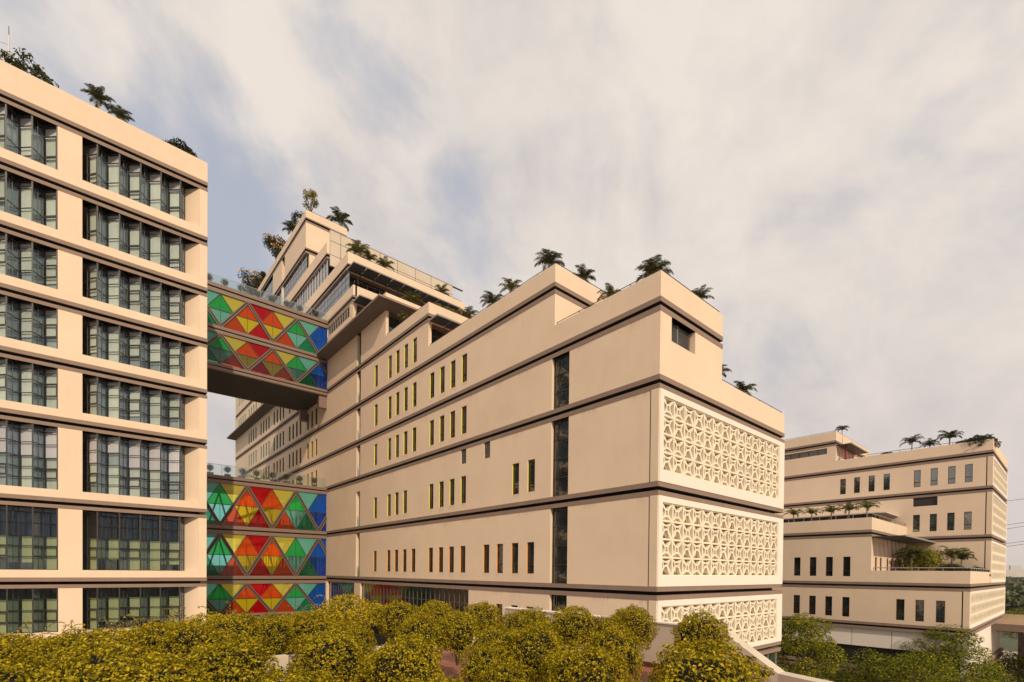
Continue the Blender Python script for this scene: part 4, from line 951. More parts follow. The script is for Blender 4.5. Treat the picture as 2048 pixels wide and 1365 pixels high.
# red floor tiles, each laid with a narrow joint, where the floor shows near the camera
tm = MB(); tm.box(0, 0.585, 0, 0.585, -0.012, 0.0); tme = tm.mesh('floor_tile', 'tile')
cnt = 0
for i in range(22):
    for j in range(30):
        x, y = 11.3-i*0.6, 2.6+j*0.6
        if y > 13.4 or cnt >= 290: continue
        link('floor_tile', tme, fl, loc=(x, y, FZ+random.uniform(0.004, 0.012))); cnt += 1
tw = thing('terrace_wall', 'cream parapet wall with dark red skirting behind the clipped shrubs, stepping down rightwards', 'wall')
m = MB(); m.box(11.9, 12.12, 5.95, 14.2, FZ-0.3, -1.385); m.build('wall_panel', 'wallw', tw)
m = MB(); m.box(11.86, 12.16, 5.95, 14.25, -1.383, -1.345); m.build('coping', 'white', tw)
m = MB(); m.hexa([(11.9, 4.5, -5), (12.3, 4.5, -5), (12.3, 5.948, -5), (11.9, 5.948, -5), (11.9, 4.5, -2.26), (12.3, 4.5, -2.26), (12.3, 5.948, -1.35), (11.9, 5.948, -1.35)]); m.build('sloping_parapet', 'wallw', tw)
m = MB(); m.hexa([(11.9, 3.2, -5), (12.3, 3.2, -5), (12.3, 4.499, -5), (11.9, 4.499, -5), (11.6, 3.2, -2.29), (12.0, 3.2, -2.29), (12.3, 4.499, -2.265), (11.9, 4.499, -2.265)]); m.build('low_parapet', 'wallw', tw)
m = MB()
for j in range(14): 
    q = MB(); q.box(11.885, 11.9, 5.97+j*0.6, 6.555+j*0.6, FZ, FZ+0.15); q.build('skirting_tile', 'skirt', tw)
m = MB(); m.box(-14, 11.9, 14.0, 14.2, FZ-0.3, -2.35); m.build('rear_wall', 'wallw', tw)
for (x0, x1, y0, y1, lab) in ((2.56, 2.92, 10.00, 10.20, 'pale low planter wall between two shrubs left of centre, partly under vines'), (3.75, 3.93, 6.2, 8.6, 'pale low kerb running along the terrace beside the red floor strip'),
                         (6.2, 7.2, 5.6, 5.8, 'short pale planter wall under the shrubs at the lower middle')):
    m = MB(); m.box(x0, x1, y0, y1, FZ, FZ+(0.98 if x0 < 3.5 and y0 > 7 else 0.30)); o = m.build('planter_wall', 'wallw'); o['label'] = lab; o['category'] = 'planter wall'
# ------------------------------------------------------------------ foliage builders
def rnd_dir():
    while True:
        v = Vector((random.uniform(-1, 1), random.uniform(-1, 1), random.uniform(-1, 1)))
        if 0.05 < v.length < 1: return v.normalized()
def leaf(m, p, n, s, asp=0.55, fold=0.18):
    """a small folded leaf: two triangles each side of the midrib"""
    n = n.normalized(); a = n.cross(rnd_dir())
    if a.length < 1e-3: a = Vector((1, 0, 0))
    a.normalize(); b = n.cross(a)
    i = len(m.v); L2 = s/2
    m.v += [tuple(p-a*L2), tuple(p+b*L2*asp+n*s*fold), tuple(p+a*L2), tuple(p-b*L2*asp+n*s*fold)]
    m.f += [(i, i+1, i+2), (i, i+2, i+3)]; m.m += [0, 0]
def lump(d, seed, amp=0.16, f=2.2): return 1+amp*noise.noise(d*f+Vector((seed, seed*1.7, 0)))+amp*0.5*noise.noise(d*f*2.6+Vector((0, seed, 9)))
def bush_mesh(seed, n=4200, s=0.052, mat='bush', rz=1.0, low=-0.75, amp=0.16):
    random.seed(seed); m = MB()
    for i in range(n):
        d = rnd_dir()
        if d.z < low: d.z = -d.z*0.5; d.normalize()
        r = lump(d, seed, amp)*(1-0.16*random.random()**1.6)
        if random.random() < 0.035: r *= 1.06
        tuft = noise.noise(d*7.0+Vector((seed*3.1, 2, seed)))
        r *= 1+0.11*tuft
        if tuft < -0.12 and random.random() < 0.6: continue
        p = Vector((d.x*r, d.y*r, d.z*r*rz)); nn = (d*0.95+rnd_dir()*0.9+Vector((-0.05, -0.15, 0.3)))
        leaf(m, p, nn, s*random.uniform(0.65, 1.35))
    me = m.mesh('shrub_crown', mat)
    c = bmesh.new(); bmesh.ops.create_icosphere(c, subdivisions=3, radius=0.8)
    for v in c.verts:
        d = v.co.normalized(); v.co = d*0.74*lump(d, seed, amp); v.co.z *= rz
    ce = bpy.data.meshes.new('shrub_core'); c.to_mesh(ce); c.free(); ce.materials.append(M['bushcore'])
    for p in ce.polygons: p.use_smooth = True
    return me, ce
BV = [bush_mesh(11+i, 8200, 0.078, amp=0.26) for i in range(5)]
random.seed(5)
stem = MB()
for k in range(5):
    a = k*1.3; stem.tube([(0.03*math.cos(a), 0.03*math.sin(a), -1.4), (0.12*math.cos(a), 0.12*math.sin(a), -0.8), (0.3*math.cos(a), 0.3*math.sin(a), -0.2)], [0.035, 0.03, 0.015], 5)
stem_me = stem.mesh('stem', 'bark')
def shrub(x, y, ztop, r, label, cat='shrub', group=None, var=None, name='clipped_shrub', rz=1.0):
    var = random.choice(BV) if var is None else var
    t = thing(name, label, cat, (x, y, ztop-r*rz*1.02), random.uniform(0, 6.28), group)
    t.scale = (r, r*random.uniform(0.94, 1.06), r*rz)
    link('crown', var[0], t); link('inner_shade', var[1], t); link('stem', stem_me, t); return t
BU = [
(5.92,11.26,-0.80,.60,'small back dome just right of the vine mound under the lobby'),(7.00,11.24,-0.84,.60,'back-row dome before the right half of the lobby glazing'),
(7.93,10.43,-0.90,.62,'back-row dome where the lobby glazing meets the cream wall'),(8.20,9.26,-1.0,.60,'back-row dome under the second and third orange window slots'),
(8.62,9.2,-0.92,.60,'back-row dome under the fourth orange window slot'),(8.83,7.93,-0.88,.66,'round dome in front of the foot of the tall glass strip'),
(8.2,8.3,-1.10,.60,'lower dome leaning left of the one at the tall glass strip'),(10.2,7.25,-0.90,.68,'tall dome left of the gap showing red skirting'),
(9.45,7.36,-1.12,.60,'lower dome just left of the tall one by the red skirting'),(10.0,5.35,-0.86,.66,'dome rising before the lowest breeze-block screen, behind the biggest shrub'),
(5.72,2.98,-0.80,.88,'biggest and nearest one, at the lower right beside the sloping parapet'),(5.47,9.42,-0.90,.62,'dome right of the vine mound in the second row'),
(6.38,9.30,-0.98,.62,'second-row dome between the vine side and the lobby end'),(6.49,7.91,-1.12,.64,'middle-row dome above the widest one at the lower centre'),
(6.75,7.1,-1.10,.70,'middle-row dome directly below the fourth orange window slot'),(5.95,7.6,-1.36,.66,'broad yellow-green dome at the lower centre'),
(4.13,7.53,-1.12,.78,'broad dome left of the lower centre, right of the red floor strip'),(6.0,5.2,-1.16,.76,'broad dome at the lower right of centre below the glass strip'),
(7.85,6.0,-1.12,.68,'dome filling the front left of the skirting gap'),(4.31,10.41,-1.18,.66,'dome directly below the vine mound'),
(4.0,11.9,-1.02,.64,'back dome left of the vine mound under the blue glass'),(3.16,8.5,-1.08,.72,'tall dome left of the red floor strip'),
(2.15,7.1,-1.32,.80,'wide shrub at the bottom edge left of the red floor strip'),(3.9,6.2,-1.52,.66,'low one at the bottom edge right of the red floor strip'),
(3.0,11.6,-0.98,.62,'back dome under the yellow and green glass'),(2.2,11.2,-0.92,.66,'back dome under the red glass at the skybridge'),
(1.45,10.8,-0.93,.72,'high back dome where the office block meets the skybridge'),(1.0,11.5,-1.02,.7,'back dome under the right window bay of the office block'),
(-0.05,11.9,-1.18,.75,'back dome under the pier between the two window bays'),
(-0.6,11.95,-1.24,.75,'back dome under the left window bay'),(-1.15,11.95,-1.26,.78,'back dome at the extreme left edge'),
(1.75,9.1,-1.16,.92,'middle dome left of the pale planter wall'),
(0.85,8.7,-1.22,.90,'middle dome with orange-tinged leaves, lower left'),(0.15,9.5,-1.22,.95,'middle dome under the pier, lower left'),
(-0.75,10.1,-1.30,1.0,'middle dome cut by the left edge'),
(4.25,8.6,-1.5,.62,'small low dome tucked beside the pale kerb'),(5.7,6.7,-1.62,.66,'low dome at the bottom edge left of the short pale planter wall'),
(6.6,6.1,-1.36,.7,'dome just right of the short pale planter wall')]
for (x, y, z, r, lab) in BU:
    shrub(x, y, z+random.uniform(-.06, .08), r*(0.82 if x > 3.5 else 0.80), 'clipped yellow-green shrub, '+lab, group='clipped shrubs on the roof terrace')
# vines scrambling over the shrubs
def vine_patch(name, label, pts, seed, n, s=0.07, spread=0.5, shoots=14, mat='vine'):
    random.seed(seed); m = MB(); st = MB()
    for i in range(n):
        c = random.choice(pts); d = rnd_dir(); d.z = abs(d.z)
        p = Vector(c[:3])+Vector((d.x*c[3], d.y*c[3], d.z*c[4]))*random.uniform(0.85, 1.06); leaf(m, p, d+rnd_dir()*0.8, s*random.uniform(0.6, 1.3), 0.5)
    for i in range(shoots):
        c = random.choice(pts); a = random.uniform(0, 6.28); p = Vector(c[:3])+Vector((math.cos(a)*c[3]*0.7, math.sin(a)*c[3]*0.7, c[4]*0.75)); v = Vector((random.uniform(-.6, .6), random.uniform(-.4, .4), random.uniform(0.5, 1.1)))
        line = [p.copy()]
        for k in range(9):
            p = p+v*0.075; v = (v+Vector((random.uniform(-.25, .25), random.uniform(-.2, .2), -0.14))); line.append(p.copy())
            for _ in range(2): leaf(m, p+rnd_dir()*0.02, rnd_dir(), s*0.75*random.uniform(0.5, 1.2), 0.45)
        st.tube(line, 0.006, 4)
    t = thing(name, label, 'vine')
    m.build('leaf_tangle', mat, t)['kind'] = 'stuff'; st.build('shoots', 'bark', t)['kind'] = 'stuff'; return t
vine_patch('scrambling_vine', 'bright yellow vine mound with wispy shoots heaped over the shrubs below the lobby pier', [(5.0, 12.2, -1.35, .75, .72), (5.45, 12.0, -1.4, .6, .55), (4.4, 12.3, -1.5, .7, .5), (3.8, 12.4, -1.5, .6, .42)], 3, 8000, 0.07, shoots=18)
vine_patch('scrambling_vine', 'loose vine with long wispy shoots spilling over the hedge under the office block windows', [(1.9, 12.0, -1.5, .7, .55), (1.1, 12.2, -1.55, .7, .45), (0.3, 12.4, -1.65, .7, .45), (-0.4, 12.6, -1.75, .7, .45), (-1.1, 12.7, -1.75, .7, .5), (2.7, 12.1, -1.6, .6, .4)], 4, 8500, 0.065, shoots=38)
# ------------------------------------------------------------------ palms
def palm_meshes(seed, mat, nf=13, droop=1.0, up=0.72):
    random.seed(seed); m = MB()
    for k in range(nf):
        az = k*2.399+random.uniform(-.25, .25); el = up+0.75*(1-k/nf)*random.uniform(0.7, 1.1)-0.2*(k/nf)
        L_ = random.uniform(1.0, 1.3); p = Vector((0, 0, 0)); h = Vector((math.cos(az), math.sin(az), 0)); pts = [p.copy()]; seg = 9; a = el
        for i in range(seg):
            p = p+(h*math.cos(a)+Vector((0, 0, 1))*math.sin(a))*L_/seg; a -= droop*(0.07+0.034*i)*random.uniform(0.9, 1.1); pts.append(p.copy())
        m.tube(pts, [0.018-0.0014*i for i in range(seg+1)], 4)
        side = Vector((-h.y, h.x, 0)); nl = 22
        for j in range(nl):
            s = 0.12+0.88*j/(nl-1); q = s*seg; i0 = min(int(q), seg-1); c = pts[i0].lerp(pts[i0+1], q-i0); tdir = (pts[i0+1]-pts[i0]).normalized()
            ll = 0.27*math.sin(math.pi*min(1, s*0.80+0.16))+0.05
            for sg in (-1, 1):
                dr = (side*sg*0.78+tdir*0.62+Vector((0, 0, 0.05-0.5*random.random()))).normalized(); wv = tdir*0.020
                tip = c+dr*ll+Vector((0, 0, -0.10*ll)); md = c+dr*ll*0.5+Vector((0, 0, 0.02))
                i = len(m.v); m.v += [tuple(c-wv), tuple(md-wv*1.2), tuple(tip), tuple(md+wv*1.2), tuple(c+wv)]; m.f += [(i, i+1, i+3, i+4), (i+1, i+2, i+3)]; m.m += [0, 0]
    return m.mesh('palm_fronds', mat)
PALM = {'d': [palm_meshes(31+i, 'palm', 14+i % 3, 1.15) for i in range(4)], 'l': [palm_meshes(51+i, 'palml', 14, 1.15) for i in range(3)]}
tr = MB(); tr.tube([(0, 0, -2.2), (0.03, 0.0, -1.2), (0.0, 0.02, -0.3), (0, 0, 0.04)], [0.09, 0.06, 0.05, 0.06], 7); trunk_me = tr.mesh('palm_trunk', 'palmtrunk')
def palm(x, y, z, s, label, kind='d', group=None):
    t = thing('palm', label, 'palm', (x, y, z), random.uniform(0, 6.28), group); s *= 0.86; t.scale = (s, s, s*random.uniform(.95, 1.12))
    link('fronds', random.choice(PALM[kind]), t); link('trunk', trunk_me, t); return t
random.seed(12)
for a in (
 (23.4, 29.8, 20.45, 1.15, 'dark feathery palm on the ledge, left of the pale wispy palm'),
 (23.3, 23.6, 20.55, 1.25, 'tall dark palm standing at the corner of the middle step, above the cream parapet'),
 (26.0, 22.9, 20.25, 1.15, 'dark palm just right of the middle step corner, its fronds against cloud'),
 (23.6, 15.7, 16.35, 1.30, 'largest dark palm on the front top corner above the louvred window'),
 (28.0, 15.4, 16.55, 0.95, 'half-hidden dark palm at the right end of the top parapet'),
 (30.6, 15.5, 12.75, 1.0, 'dark palm tucked against the tower side on the lower right ledge'),
 (33.9, 15.4, 12.35, 1.15, 'drooping dark palm on the lower right ledge above the top breeze-block screen'),
 (27.1, 69.7, 49.3, 2.2, 'dark palm crowning the right end of the highest tower'),
 (22.9, 77.5, 50.3, 1.9, 'grey-green palm behind the left edge of the highest tower'),
 (23.1, 101.4, 50.6, 2.3, 'dark palm lowest on the left edge of the highest tower, over the skybridge')):
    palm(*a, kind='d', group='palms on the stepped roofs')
for a in (
 (23.2, 27.4, 20.40, 1.05, 'pale wispy palm on the ledge, right of the dark feathery one'), (23.3, 18.4, 16.15, 1.0, 'pale thin palm on the front block behind the handrail'),
 (23.6, 55.3, 36.6, 1.7, 'bushy palm at the left end of the long white-railed parapet'), (25.0, 55.4, 36.5, 1.4, 'second palm from the left along the long white-railed parapet'),
 (27.0, 55.4, 36.4, 1.5, 'third palm from the left along the long white-railed parapet'), (35.0, 55.4, 36.3, 1.5, 'palm alone at the right end of the long parapet'),
 (25.6, 46.2, 27.9, 1.5, 'bright palm in the garden above the big canopy'), (23.1, 42.2, 23.6, 1.35, 'palm leaning out in front of the dark glazing under the big canopy'),
 (26.8, 38.0, 23.6, 1.4, 'bright palm right end of the small terrace garden'), (24.9, 33.0, 20.3, 1.0, 'small straw-coloured palm by the notch awning')):
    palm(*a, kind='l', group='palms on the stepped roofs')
for a in ((0.5, 46.4, 33.3, 1.15, 'd', 'arching dark palm in the middle of the office block roof'), (1.75, 46.0, 32.55, 1.0, 'd', 'low palm spilling over the office block parapet, right of the arching one')):
    palm(a[0], a[1], a[2], a[3], a[5], a[4], 'palms on the office block roof')
for i, (x, y, z, s, lab) in enumerate(((62., 22.0, 6.85, 1.25, 'first small palm from the left on the railed middle terrace of the far block'), (62., 20.1, 6.85, 1.2, 'second small palm from the left on the railed middle terrace of the far block'),
        (62., 18.2, 6.85, 1.3, 'third small palm, middle of the row on the far block railed terrace'), (62., 16.5, 6.9, 1.35, 'fourth small palm from the left on the railed middle terrace of the far block'), (62., 14.9, 7.0, 1.35, 'right-hand end palm of the row on the far block middle terrace'))):
    palm(x, y, z, s, lab, 'l', 'row of palms on the far block terrace')
for (x, y, z, s, k, lab) in ((77, 14.0, 16.35, 1.5, 'd', 'round-headed palm at mid roof of the far block'), (77, 12.3, 15.7, 1.2, 'd', 'low half-hidden palm between two bigger ones on the far block roof'), (77, 10.5, 16.2, 1.6, 'd', 'arching palm right of centre on the far block roof'),
        (85, 7.6, 16.1, 1.0, 'd', 'palm tip showing beyond the right corner of the far block roof'), (78.5, 21.9, 19.9, 1.1, 'd', 'small palm on the top storey roof of the far block'), (69.0, 12.4, 1.9, 2.0, 'd', 'palm in front of the round yellow tree on the far block low terrace'),
        (73.6, 9.6, 2.0, 1.9, 'l', 'spreading palm right of the round yellow tree on the low terrace'), (74.4, 8.9, 1.8, 1.7, 'd', 'palm at the right end of the far block low terrace')):
    palm(x, y, z, s, lab, k, 'palms on the far block')
# ------------------------------------------------------------------ roof shrubs and flowering trees
DV = [bush_mesh(71+i, 2600, 0.15, 'darkleaf', 0.8, -0.5, 0.3) for i in range(3)]
LV = [bush_mesh(81+i, 1500, 0.15, 'treey', 0.7, -0.4, 0.3) for i in range(3)]
for (x, y, z, r, v, lab) in ((5.35, 46.9, 33.35, 1.2, DV, 'dense dark green bush on the right end of the office block roof'), (24.6, 38.1, 24.0, 0.75, LV, 'yellow-green bush in the small terrace garden, middle'), (23.4, 38.0, 23.9, 0.6, LV, 'clipped green bush at the corner of the small terrace garden'),
        (23.5, 25.3, 20.0, 0.55, LV, 'low flowering bush behind the handrail left of the corner palm'), (22.9, 51.6, 28.6, 0.95, DV, 'leafy plant on the recessed balcony under the dark awning'), (23.3, 46.0, 27.4, 0.5, LV, 'small bush at the corner above the big canopy'),
        (77.2, 7.9, 16.25, 1.5, DV, 'wide spreading bush at the right corner of the far block roof'), (77.2, 9.2, 15.95, 1.1, DV, 'lower part bush left of the corner bush on the far block roof'), (77, 16.5, 15.8, 0.8, DV, 'small bush by the grey panel on the far block roof'),
        (71.5, 9.5, 1.5, 1.25, DV, 'clipped dark bush between tree and palm on the low terrace'), (75.1, 7.8, 1.2, 1.1, DV, 'dark bush at the right end of the low terrace'), (66.5, 13.0, 0.9, 0.8, DV, 'low flat hedge bush under the wall slots of the far block'),
        (76.8, 33.0, 19.9, 1.2, DV, 'dark bush on the far block roof next to the main building edge'), (26.0, 70.6, 48.9, 1.3, DV, 'reddish bush at the foot of the highest tower palm')):
    shrub(x, y, z, r, lab, 'bush', None, random.choice(v), 'roof_bush', 0.8)
def small_tree(x, y, z, h, r, label, flowers=0, mat='darkleaf', n=1600, s=0.16, cat='tree', lean=0, clumps=7, open_=0.0):
    t = thing('small_tree', label, cat, (x, y, z)); m = MB(); st = MB(); fl = MB(); tips = []
    for k in range(clumps):
        a = k*2.4+random.random(); q = Vector((math.cos(a)*r*random.uniform(.2, .75)+lean, math.sin(a)*r*random.uniform(.2, .75), h*random.uniform(0.45, 0.95)))
        st.tube([(0, 0, 0), (q.x*0.3, q.y*0.3, q.z*0.55), tuple(q)], [0.07*r, 0.04*r, 0.015*r], 5); tips.append(q)
    for i in range(n):
        c = random.choice(tips); d = rnd_dir(); rr = r*0.45*random.random()**0.5
        leaf(m, c+d*rr, d+Vector((0, 0, .5))+rnd_dir()*.5, s*random.uniform(.6, 1.3), 0.45)
    st.build('branches', 'bark', t); m.build('leaves', mat, t)
    if flowers:
        for i in range(flowers):
            c = random.choice(tips); d = rnd_dir(); d.z = abs(d.z)*.6; d.y = -abs(d.y); p = c+d*r*0.47
            for _ in range(3): leaf(fl, p+rnd_dir()*0.05*r, rnd_dir(), 0.16*r/1.6+0.06, 0.9)
        fl.build('blossom', 'flower', t)
    return t
small_tree(22.9, 84.8, 47.6, 5.6, 2.3, 'tree with clusters of orange blossom on the highest tower edge, upper of two', 40, n=1800, s=0.32)
small_tree(22.9, 97.9, 47.0, 6.6, 2.9, 'tree with many orange blossoms on the highest tower edge just above the skybridge', 60, n=2200, s=0.34)
small_tree(22.7, 91.5, 47.4, 3.4, 1.1, 'narrow dark tree between the two blossoming ones on the highest tower', 0, n=700, s=0.3)
small_tree(22.9, 69.6, 47.9, 4.6, 1.15, 'slender open tree with orange tips at the topmost corner of the tower', 18, n=800, s=0.24, clumps=9, mat='tree')
small_tree(22.7, 73.6, 47.6, 3.4, 1.1, 'bluish dark shrub tree just left of the topmost corner', 0, n=650, s=0.26)
for i, (x, lab) in enumerate(((-3.7, 'leggy plumeria by the mast on the office block roof'), (-3.0, 'spiky-leaved plumeria second from the mast'), (-2.35, 'plumeria with a drooping branch over the office block parapet'))):
    small_tree(x, 46.0, 31.5, 2.2-i*0.45, 0.95-0.1*i, lab, 0, 'palm', 300, 0.26, 'tree', clumps=11)
# round tree on the low terrace
small_tree(71.6, 12.1, -0.6, 3.6, 2.5, 'round yellow-leaved tree on the far block low terrace beside the awning', 0, 'treey', 5200, 0.24, clumps=16)
# mast
m = MB(); m.tube([(-4.0, 46.6, 30.8), (-4.0, 46.6, 34.9)], 0.045, 8); ms = thing('mast', 'thin white mast with a stay wire at the left end of the office block roof', 'mast'); m.build('pole', 'whitepot', ms)
m = MB(); m.tube([(-4.0, 46.6, 34.9), (-4.0, 46.6, 35.5)], 0.02, 6); m.tube([(-4.0, 46.6, 34.3), (-6.5, 46.6, 33.6)], 0.01, 4); m.build('tip_and_stay', 'frame', ms)
# ------------------------------------------------------------------ topiary in pots on the skybridges
TV = [bush_mesh(91+i, 900, 0.13, 'darkleaf', 0.95, -1, 0.12) for i in range(3)]
def topiary(x, y, z, s, label, group):
    t = thing('potted_topiary', label, 'potted plant', (x, y, z), random.uniform(0, 6), group)
    p = MB(); p.hexa([(-.22, -.22, 0), (.22, -.22, 0), (.22, .22, 0), (-.22, .22, 0), (-.3, -.3, .38), (.3, -.3, .38), (.3, .3, .38), (-.3, .3, .38)]); p.build('pot', 'pot', t)
    p = MB(); p.tube([(0, 0, .3), (0.02, 0, .62)], 0.035, 6); p.build('stem', 'bark', t)
    v = random.choice(TV); link('crown', v[0], t, (0, 0, .92*s), 0, 0.40*s); link('inner_shade', v[1], t, (0, 0, .92*s), 0, 0.40*s)
    return t
ords = ['first', 'second', 'third', 'fourth', 'fifth', 'sixth', 'seventh', 'eighth']
for i, x in enumerate((9.85, 11.52, 13.0, 14.43, 16.14, 17.62, 19.12, 20.86)):
    topiary(x, 61.5, 9.98, 1.0, ords[i]+' ball-shaped potted shrub from the left on the lower skybridge', 'potted topiaries on the lower skybridge')
for i, x in enumerate((9.69, 11.18, 12.77, 14.37, 15.88, 17.55, 19.05, 20.91)):
    topiary(x, 61.4, 30.22, 1.0, ords[i]+' ball-shaped potted shrub from the left on the upper skybridge', 'potted topiaries on the upper skybridge')
for x, lab in ((13.6, 'long white trough of low plants left of centre on the lower skybridge'), (15.2, 'long white trough of low plants right of centre on the lower skybridge')):
    t = thing('planter_trough', lab, 'planter', (x, 61.0, 9.98)); p = MB(); p.box(-.45, .45, -.15, .15, 0, .22); p.build('trough', 'whitepot', t)
    v = TV[0]; o = link('plants', v[0], t, (0, 0, .3), 0, (0.5, 0.25, 0.28))
# ------------------------------------------------------------------ trees by the ground
def big_tree(x, y, ztop, h, r, label, mat='tree', n=9000, s=0.22, seed=1, layers=0, clumps=26, sx=1.0):
    random.seed(seed); z0 = -14; t = thing('tree', label, 'tree', (x, y, z0)); H = ztop-z0; m = MB(); st = MB(); tips = []
    st.tube([(0, 0, 0), (0.1, 0.1, H*0.35), (0.0, 0.0, H*0.6)], [0.28, 0.2, 0.13], 8)
    for k in range(clumps):
        a = k*2.399; zf = (k+0.5)/clumps; zz = H-h+h*zf; rad = r*math.sin(math.pi*min(0.97, 0.22+0.72*zf))**0.7*random.uniform(.55, 1.0) if not layers else r*(1.05-zf*0.85)*random.uniform(.7, 1.05)
        q = Vector((math.cos(a)*rad*sx, math.sin(a)*rad*sx, zz+random.uniform(-.3, .3))); tips.append((q, r*random.uniform(0.24, 0.40)))
        st.tube([(0, 0, max(H*0.25, zz-h*0.35)), (q.x*.5, q.y*.5, zz-h*0.12), tuple(q)], [0.09, 0.06, 0.02], 5)
    for i in range(n):
        c, cr = random.choice(tips); d = rnd_dir(); fl_ = 0.45 if layers else 0.8
        p = c+Vector((d.x, d.y, d.z*fl_))*cr*(0.55+0.5*random.random()**0.5)
        leaf(m, p, Vector((0, 0, 0.8))+d*0.8+rnd_dir()*.6, s*random.uniform(.6, 1.35), 0.5)
    st.build('trunk_and_limbs', 'bark', t); m.build('crown', mat, t); return t
def ray(u, v, dep): return (F+RR*((u-1024)/FPX)-UU*((v-CY)/FPX))*dep
for (u, vtop, dep, h, r, lab, mat, n, s, seed, lay, sx) in (
    (1606, 1236, 44, 7.5, 3.0, 'dense yellow-green tree filling the gap right of the main building corner', 'treey', 15000, 0.20, 21, 0, 1.0),
    (1898, 1262, 46, 6.5, 4.6, 'layered dark green tree with spreading boughs before the far block corner', 'tree', 15000, 0.20, 22, 1, 1.0),
    (1762, 1322, 44, 4.0, 3.4, 'low leafy tree before the dark ground-floor glazing of the far block', 'tree', 9000, 0.20, 23, 0, 1.0),
    (1835, 1318, 40, 3.6, 3.0, 'low tree left of the layered one along the bottom edge', 'tree', 8000, 0.19, 24, 0, 1.0),
    (1955, 1330, 52, 3.4, 2.8, 'small tree under the layered one near the entrance canopy', 'tree', 6000, 0.22, 25, 0, 1.0),
    (2046, 1318, 60, 3.0, 3.2, 'leafy tree at the right bottom edge beside the entrance canopy', 'tree', 7000, 0.24, 26, 0, 1.0),
    (1672, 1345, 50, 2.5, 2.5, 'small dark tree between the dense yellow tree and the plinth', 'tree', 4000, 0.2, 27, 0, 1.0)):
    p = ray(u, vtop, dep); big_tree(p.x, p.y, p.z, h, r, lab, mat, n, s, seed, lay, sx=sx)
random.seed(77)
for i, (u, v, dep, lab) in enumerate(((2030, 1255, 125, 'tree behind the green pole, left'), (2052, 1262, 120, 'tree behind the green pole, at the picture edge'), (2018, 1228, 150, 'low orange-tinged tree beyond the canopy roof'), (2042, 1222, 165, 'broad tree beyond the canopy roof at the picture edge'), (2024, 1205, 200, 'rounded tree second band behind the canopy roof'), (2050, 1200, 210, 'rounded tree at the picture edge in the second band'), (2012, 1276, 118, 'dark tree seen between the brick pillar and the green pole'), (2034, 1282, 112, 'dark tree right behind the green pole under the canopy'))):
    p = ray(u, v, dep); big_tree(p.x, p.y, p.z, 7, 5.0, lab, 'farleaf' if i > 3 else 'tree', 5000, 0.5, 100+i)
# distant wood: one mass
dw = MB(); random.seed(9)
for i in range(900):
    dep = 180+random.random()**1.5*700; u = random.uniform(1985, 2200); p = ray(u, 1170, dep); r = random.uniform(4, 7); zt = -14+random.uniform(6, 11)+dep*0.004
    for k in range(46):
        d = rnd_dir(); d.z = abs(d.z); q = Vector((p.x, p.y, zt-r*0.8))+Vector((d.x, d.y, d.z*.8))*r*random.uniform(.75, 1.05); leaf(dw, q, d+rnd_dir()*.5, 2.0+dep*0.002, 0.8)
o = stuff(dw.build('distant_wood', 'farleaf')); o['label'] = 'hazy far-off belt of trees at the right edge below the skyline'; o['category'] = 'woodland'
for i, (u, w, h, dep, lab) in enumerate(((2018, 9, 13, 900, 'hazy white apartment slab nearest the far block corner on the skyline'), (2029, 6, 22, 1000, 'taller pale hazy tower at the middle of the skyline strip'), (2041, 12, 15, 1100, 'low wide hazy building at the right edge of the skyline'), (2062, 14, 18, 1200, 'hazy block just past the skyline strip'))):
    p = ray(u, 1160, dep); t = thing('distant_building', lab, 'building', (p.x, p.y, -14), 0.5); sc_ = dep/FPX; m = MB(); ww = w*sc_; hh = 14+h*sc_; m.box(-ww/2, ww/2, -8, 8, 0, hh); m.build('walls', 'farwhite', t)
    m = MB()
    for k in range(int(hh/4)): m.box(-ww/2+1, ww/2-1, -8.05, -8.01, k*4+1.5, k*4+3)
    m.build('window_strip', 'farglass', t)
# power lines
for i, (z0, z1, lab) in enumerate(((16.33, 16.5, 'single highest power line at the right edge'), (11.15, 11.5, 'upper wire of the middle pair of power lines'), (10.3, 10.7, 'lower wire of the middle pair of power lines'), (7.15, 7.5, 'upper wire of the lowest pair of power lines'), (6.5, 6.9, 'lower wire of the lowest pair of power lines'))):
    m = MB(); m.tube([(150, 40, z0-1.3), (150, 10.7, z0), (150, 8.3, z1), (150, -20, z1+2.8)], 0.045, 4); t = m.build('power_line', 'wire'); t['label'] = lab; t['category'] = 'power line'; t['group'] = 'power lines'
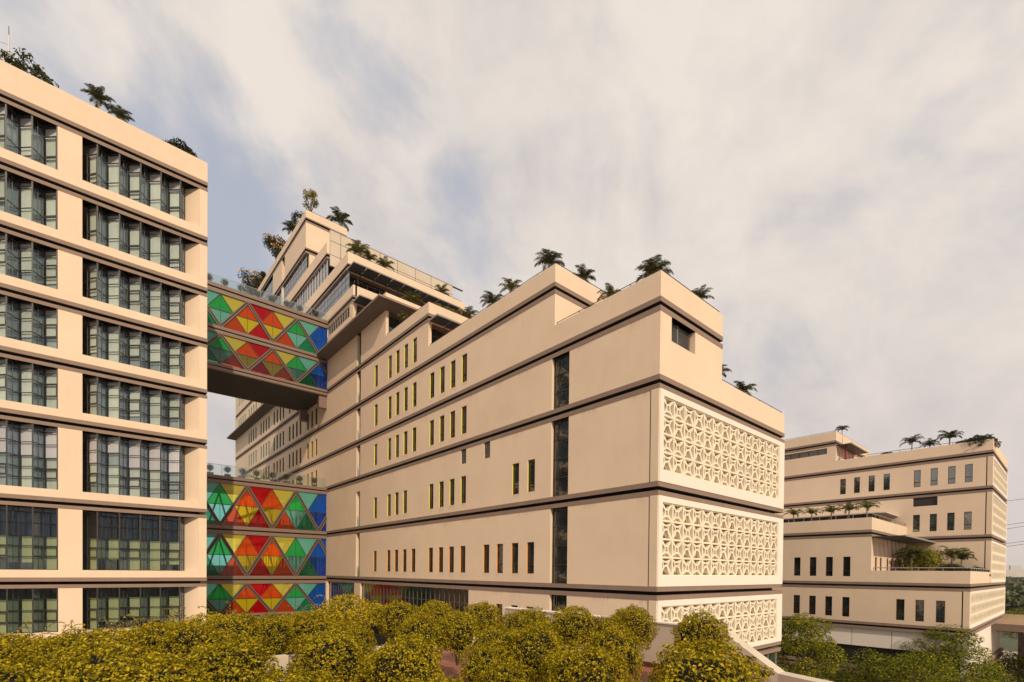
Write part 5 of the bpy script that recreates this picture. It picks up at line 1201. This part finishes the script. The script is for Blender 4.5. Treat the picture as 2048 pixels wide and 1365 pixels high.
# entrance canopy
ec = thing('entrance_canopy', 'low ribbed-roof canopy on a brick pillar at the right edge below the far block', 'canopy')
cx, cy, cz = 81.12, 7.4, -5.62
m = MB(); m.hexa([(81.1, 7.4, -5.75), (81.1, -14, -5.75), (103, -14, -5.75), (103, 7.4, -5.75), (81.1, 7.4, -5.62), (81.1, -14, -5.62), (103, -14, -5.62), (103, 7.4, -5.62)])
m.build('roof_deck', 'roofsheet', ec)
m = MB()
for j in range(14): m.box(81.1+j*1.6, 81.25+j*1.6, -14, 7.3, -5.618, -5.50)
m.build('roof_ribs', 'roofsheet', ec)
m = MB(); m.box(80.9, 81.08, -14, 7.5, -6.35, -5.55); m.build('fascia', 'steel', ec)
for j in range(3): m = MB(); m.box(81.5, 100, 6.4-j*2.2, 6.6-j*2.2, -6.6, -5.8); m.build('cross_beam', 'fascia', ec)
m = MB(); m.box(90.6, 91.8, 4.1, 5.3, -14, -5.8); pil = m.build('brick_pillar', 'mortar', ec)
bm_ = MB(); 
for k in range(34):
    for j in range(3): off = 0.2 if k % 2 else 0; bm_.box(90.55, 90.6, 4.1+j*0.4+0.02, 4.1+j*0.4+0.38, -14+k*0.24+0.02, -14+k*0.24+0.22); bm_.box(90.62+j*0.4, 90.98+j*0.4, 4.05, 4.1, -14+k*0.24+.02, -14+k*0.24+.22)
bm_.build('bricks', 'brick', pil)['kind'] = 'stuff'
m = MB(); m.tube([(84, 2.3, -14), (84, 2.3, -5.8)], 0.16, 8); m.build('green_pole', 'greenpole', ec)

# ------------------------------------------------------------------ haze
hb = MB(); hb.box(-3100, 6100, -3100, 6100, -15.2, 56)
hm = bpy.data.materials.new('haze_air'); hm.use_nodes = True; hn = hm.node_tree.nodes; hn.clear()
ho = hn.new('ShaderNodeOutputMaterial'); hv = hn.new('ShaderNodeVolumePrincipled'); hv.inputs['Density'].default_value = 0.00013
hv.inputs['Color'].default_value = (0.95, 0.93, 0.92, 1); hm.node_tree.links.new(hv.outputs[0], ho.inputs['Volume'])
stuff(hb.build('haze', hm))
